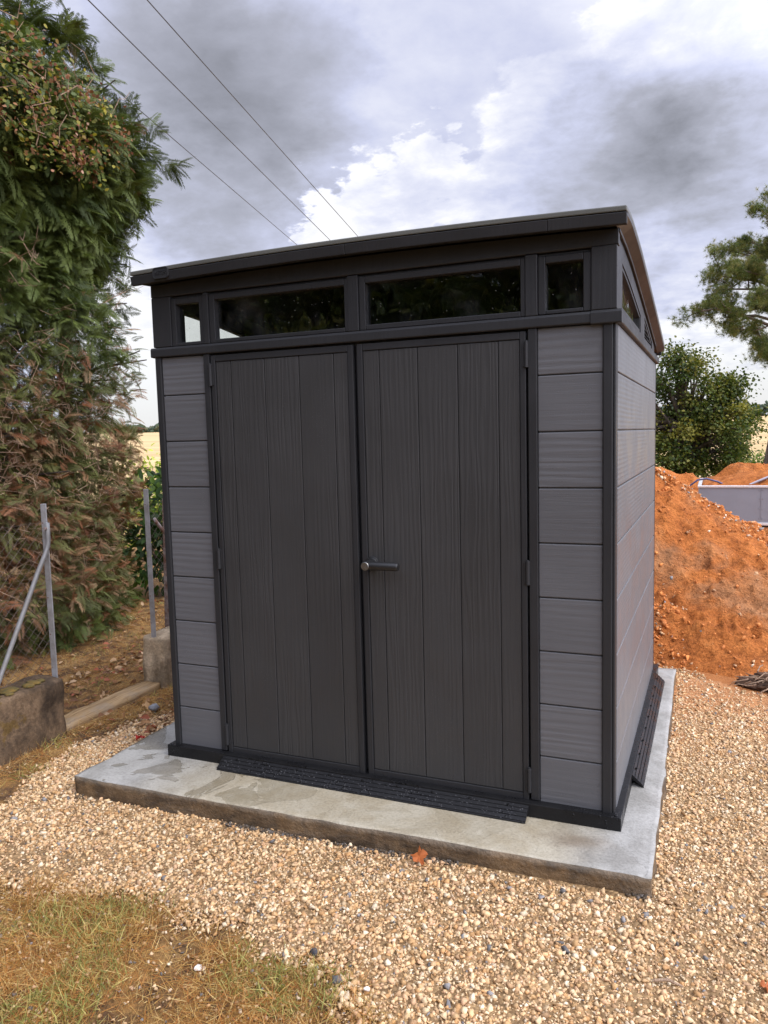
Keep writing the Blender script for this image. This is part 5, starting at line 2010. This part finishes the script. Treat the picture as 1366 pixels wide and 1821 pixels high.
def turf(xy, straw):
    k_ = len(xy)
    tuft = fbm(xy, 4.5, 3, 301)
    mat = fbm(xy, 2.6, 3, 302)
    g = rng.random(k_) < np.clip((tuft + 0.25 * mat - 0.22 - straw) * 1.0, 0.0, 0.24)
    straws = np.array([(0.54, 0.33, 0.095), (0.44, 0.215, 0.055), (0.70, 0.52, 0.22), (0.32, 0.145, 0.042), (0.58, 0.37, 0.13), (0.47, 0.195, 0.05)])
    greens = np.array([(0.24, 0.25, 0.065), (0.36, 0.34, 0.095), (0.18, 0.20, 0.05), (0.50, 0.43, 0.15)])
    c = np.where(g[:, None], greens[rng.integers(0, 4, k_)], straws[rng.integers(0, 6, k_)]) * rng.uniform(0.75, 1.2, (k_, 1))
    h = np.where(g, rng.uniform(0.02, 0.06, k_), rng.uniform(0.015, 0.07, k_))
    lean = np.where(g, 0.9, 2.4)
    wd = np.where(g, rng.uniform(0.0022, 0.0046, k_), rng.uniform(0.0008, 0.0022, k_))
    bare = np.clip(fbm(xy, 3.4, 3, 305) * 1.5 - 0.25, 0, 0.72)
    kp_ = rng.random(k_) > bare * np.where(g, 0.8, 1.0)
    return blades(xy[kp_], h[kp_], wd[kp_], c[kp_], lean[kp_])


def region(lo, hi, k_, edge0=-0.05):
    xy = rng.uniform(lo, hi, (k_, 2))
    s_ = inside(xy[:, 0], xy[:, 1])
    e = edge_dist(xy[:, 0], xy[:, 1]) * np.where(s_, -1, 1) + fbm(xy, 5, 3, 31) * 0.07
    return xy[rng.random(k_) < np.clip((e - edge0) / 0.12, 0, 1)]


pA = turf(region((-0.9, -2.3), (2.4, -0.85), 150000), 0.02)
pB = turf(region((-0.87, -1.0), (-0.25, 1.6), 15000), 0.10)
xy = rng.uniform((-3.0, -0.9), (-1.07, 3.2), (22000, 2))
xy = np.vstack([xy, rng.uniform((-1.07, 0.18), (-0.86, 1.0), (1500, 2))])
xy = xy[~((xy[:, 0] > -1.06) & (xy[:, 1] > 0.16))]
pC = turf(xy, 0.08)
V, F, C = merge(pA + pB + pC)
tag(mesh_np('grass', V, F, M_GRASS, col=C), 'thin straw coloured turf with green blades in front and left of the slab', 'grass', kind='stuff')

# small flakes and stones strewn in the turf
xy = np.vstack([region((-0.9, -2.2), (2.2, -0.85), 900, 0.0), region((-0.9, -1.5), (2.2, -0.85), 2600, -0.05)[:1400], rng.uniform((-0.86, -0.9), (-0.35, 1.2), (260, 2))])
xy = xy[~in_slab(xy[:, 0], xy[:, 1], 0.01)]
V, F, C = scatter_stones(xy, rng.uniform(0.003, 0.011, len(xy)), PAL * 0.9, 0.4, 0.15)
# cement and earth crumbs caked along the foot of the slab
xf = rng.uniform(-0.28, 2.2, 2600)
keep_f = rng.random(2600) < np.clip(fbm(np.c_[xf, xf * 0], 3.0, 3, 401) * 1.3 + 0.12, 0, 1)
xf = xf[keep_f]
yf = -0.382 + (xf + 0.288) * 0.0252 - np.abs(rng.normal(size=len(xf))) * 0.014
V2, F2, C2 = scatter_stones(np.c_[xf, yf], rng.uniform(0.004, 0.012, len(xf)), np.array([(0.10, 0.075, 0.05), (0.16, 0.11, 0.065), (0.07, 0.055, 0.04), (0.13, 0.115, 0.10)]), 0.6, 0.0)
V, F, C = merge([(V, F[0], C), (V2, F2[0], C2)])
tag(mesh_np('scattered_stones', V, F, M_STONE, col=C), 'sparse stone chips strewn through the turf', 'stone chips', kind='stuff')

# fallen leaves between wall, sill and hedge
nL = 1500
xy = np.vstack([rng.uniform((-2.9, -0.6), (-1.08, 3.3), (nL, 2)), rng.uniform((-0.88, 0.2), (-0.42, 1.5), (150, 2)), rng.uniform((-1.6, 1.1), (-1.08, 3.0), (300, 2))])
dn = np.clip(0.6 + fbm(xy, 2.0, 3, 311) * 0.7, 0.05, 1)
xy = xy[rng.random(len(xy)) < dn]
k = len(xy)
P = np.c_[xy, gz(xy[:, 0], xy[:, 1]) + rng.uniform(0.008, 0.03, k)]
up = np.array([0, 0, 1.0]) + rng.normal(size=(k, 3)) * 0.4
R = frames(rng.normal(size=(k, 3)) * np.array([1, 1, 0.2]), up)
cc = np.array([(0.36, 0.19, 0.08), (0.26, 0.12, 0.05), (0.46, 0.28, 0.14), (0.19, 0.09, 0.045), (0.52, 0.35, 0.20), (0.32, 0.10, 0.05)])[rng.integers(0, 6, k)] * rng.uniform(0.8, 1.2, (k, 1))
V, F, C = merge([instances(*leaf_tpl(0.55, 0.6), P, R, rng.uniform(0.025, 0.065, k), cc)])
tag(mesh_np('leaf_litter', V, F, M_LITTER, col=C), 'brown fallen leaves scattered between the hedge and the fence line', 'leaf litter', kind='stuff')


# single fallen leaves
def maple(name, label, x, y, z, s, rot, c, tilt=(0.15, -0.1), lobes=5, group=None):
    r = np.random.default_rng(int(abs(x) * 1000))
    o = bmesh.new()
    pts = []
    nlo = lobes
    for i in range(nlo * 4):
        a = math.pi * 2 * i / (nlo * 4)
        ph = i % 4
        rr = {0: 1.0, 1: 0.74, 2: 0.58, 3: 0.78}[ph] * r.uniform(0.75, 1.12)
        pts.append((rr * math.cos(a), rr * math.sin(a), 0.45 * rr * rr * math.sin(2.3 * a) + r.uniform(-0.3, 0.45)))
    V = [(0, 0, 0)] + pts
    F = [(0, 1 + i, 1 + (i + 1) % len(pts)) for i in range(len(pts))]
    V = np.array(V) * s
    b_ = len(V)
    st = np.array([(-0.02, -0.02, 0), (0.02, -0.02, 0), (0.02, -1.35, 0.12), (-0.02, -1.35, 0.12)]) * s
    V = np.vstack([V, st])
    M3 = np.array((Matrix.Rotation(rot, 3, 'Z') @ Matrix.Rotation(tilt[0], 3, 'X') @ Matrix.Rotation(tilt[1], 3, 'Y')))
    V = V @ M3.T + np.array([x, y, z])
    C = np.tile(np.array(c), (len(V), 1)) * r.uniform(0.75, 1.2, (len(V), 1))
    return tag(mesh_np(name, V, [np.array(F), np.array([(b_, b_ + 1, b_ + 2, b_ + 3)])], M_LITTER, col=C, origin=(x, y, z)), label, 'leaf', group)


maple('fallen_leaf', 'curled rust orange maple leaf on the gravel in front of the slab', 1.405, -0.395, GZ + 0.046, 0.038, 0.6, (0.40, 0.115, 0.03), (0.35, -0.25), 5)
maple('fallen_leaf', 'bright red leaf lying beside the left edge of the slab', -0.40, 0.20, GZ + 0.035, 0.034, 2.0, (0.45, 0.035, 0.025), (0.25, 0.2))
maple('fallen_leaf', 'pale tan leaf resting on dirt just right of the timber sill', -0.72, 0.62, GZ + 0.035, 0.035, 1.0, (0.55, 0.33, 0.15), (0.3, 0.1))
maple('fallen_leaf', 'orange brown leaf at the far right of the gravel', 2.545, -0.66, GZ + 0.028, 0.022, 1.0, (0.45, 0.14, 0.05), (0.3, 0.1))
m = MB()
m.tube([(2.25, -0.75, GZ + 0.03), (2.29, -0.74, GZ + 0.036), (2.33, -0.752, GZ + 0.034)], [0.004, 0.005, 0.003], 6)
tag(m.build('twig', M_TWIG, origin=(2.29, -0.75, GZ)), 'short brown twig lying on the right hand gravel', 'twig')

# ------------------------------------------------------------------ trees on the viewer's side of the garden (seen in the panes)
src = bpy.data.objects['bushy_tree']
for i, (x, y, s, rz_, lab) in enumerate(((-8.2, -9.5, 2.2, 1.6, 'tall garden tree mirrored in the leftmost panes'), (-10.6, -8.0, 2.3, 2.9, 'tall garden tree at the far left of the row behind the viewer'), (-6.4, -13.0, 2.7, 0.2, 'tall garden tree set back in the row behind the viewer'), (-4.4, -10.8, 2.2, 0.6, 'tall garden tree nearest the viewer in the row behind'), (-0.6, -13.2, 2.6, 4.4, 'tall garden tree second from the right in the row behind the viewer'), (2.6, -13.5, 2.6, 2.4, 'tall garden tree at the right end of the row behind the viewer'))):
    c = src.copy()
    COL.objects.link(c)
    c.location = (x, y, GZ)
    c.scale = (s, s, s)
    c.rotation_euler = (0, 0, rz_)
    c['label'] = lab
    c['group'] = 'garden trees mirrored in the panes'
    for ch in src.children:
        d = ch.copy()
        COL.objects.link(d)
        d.parent = c
# ==END==
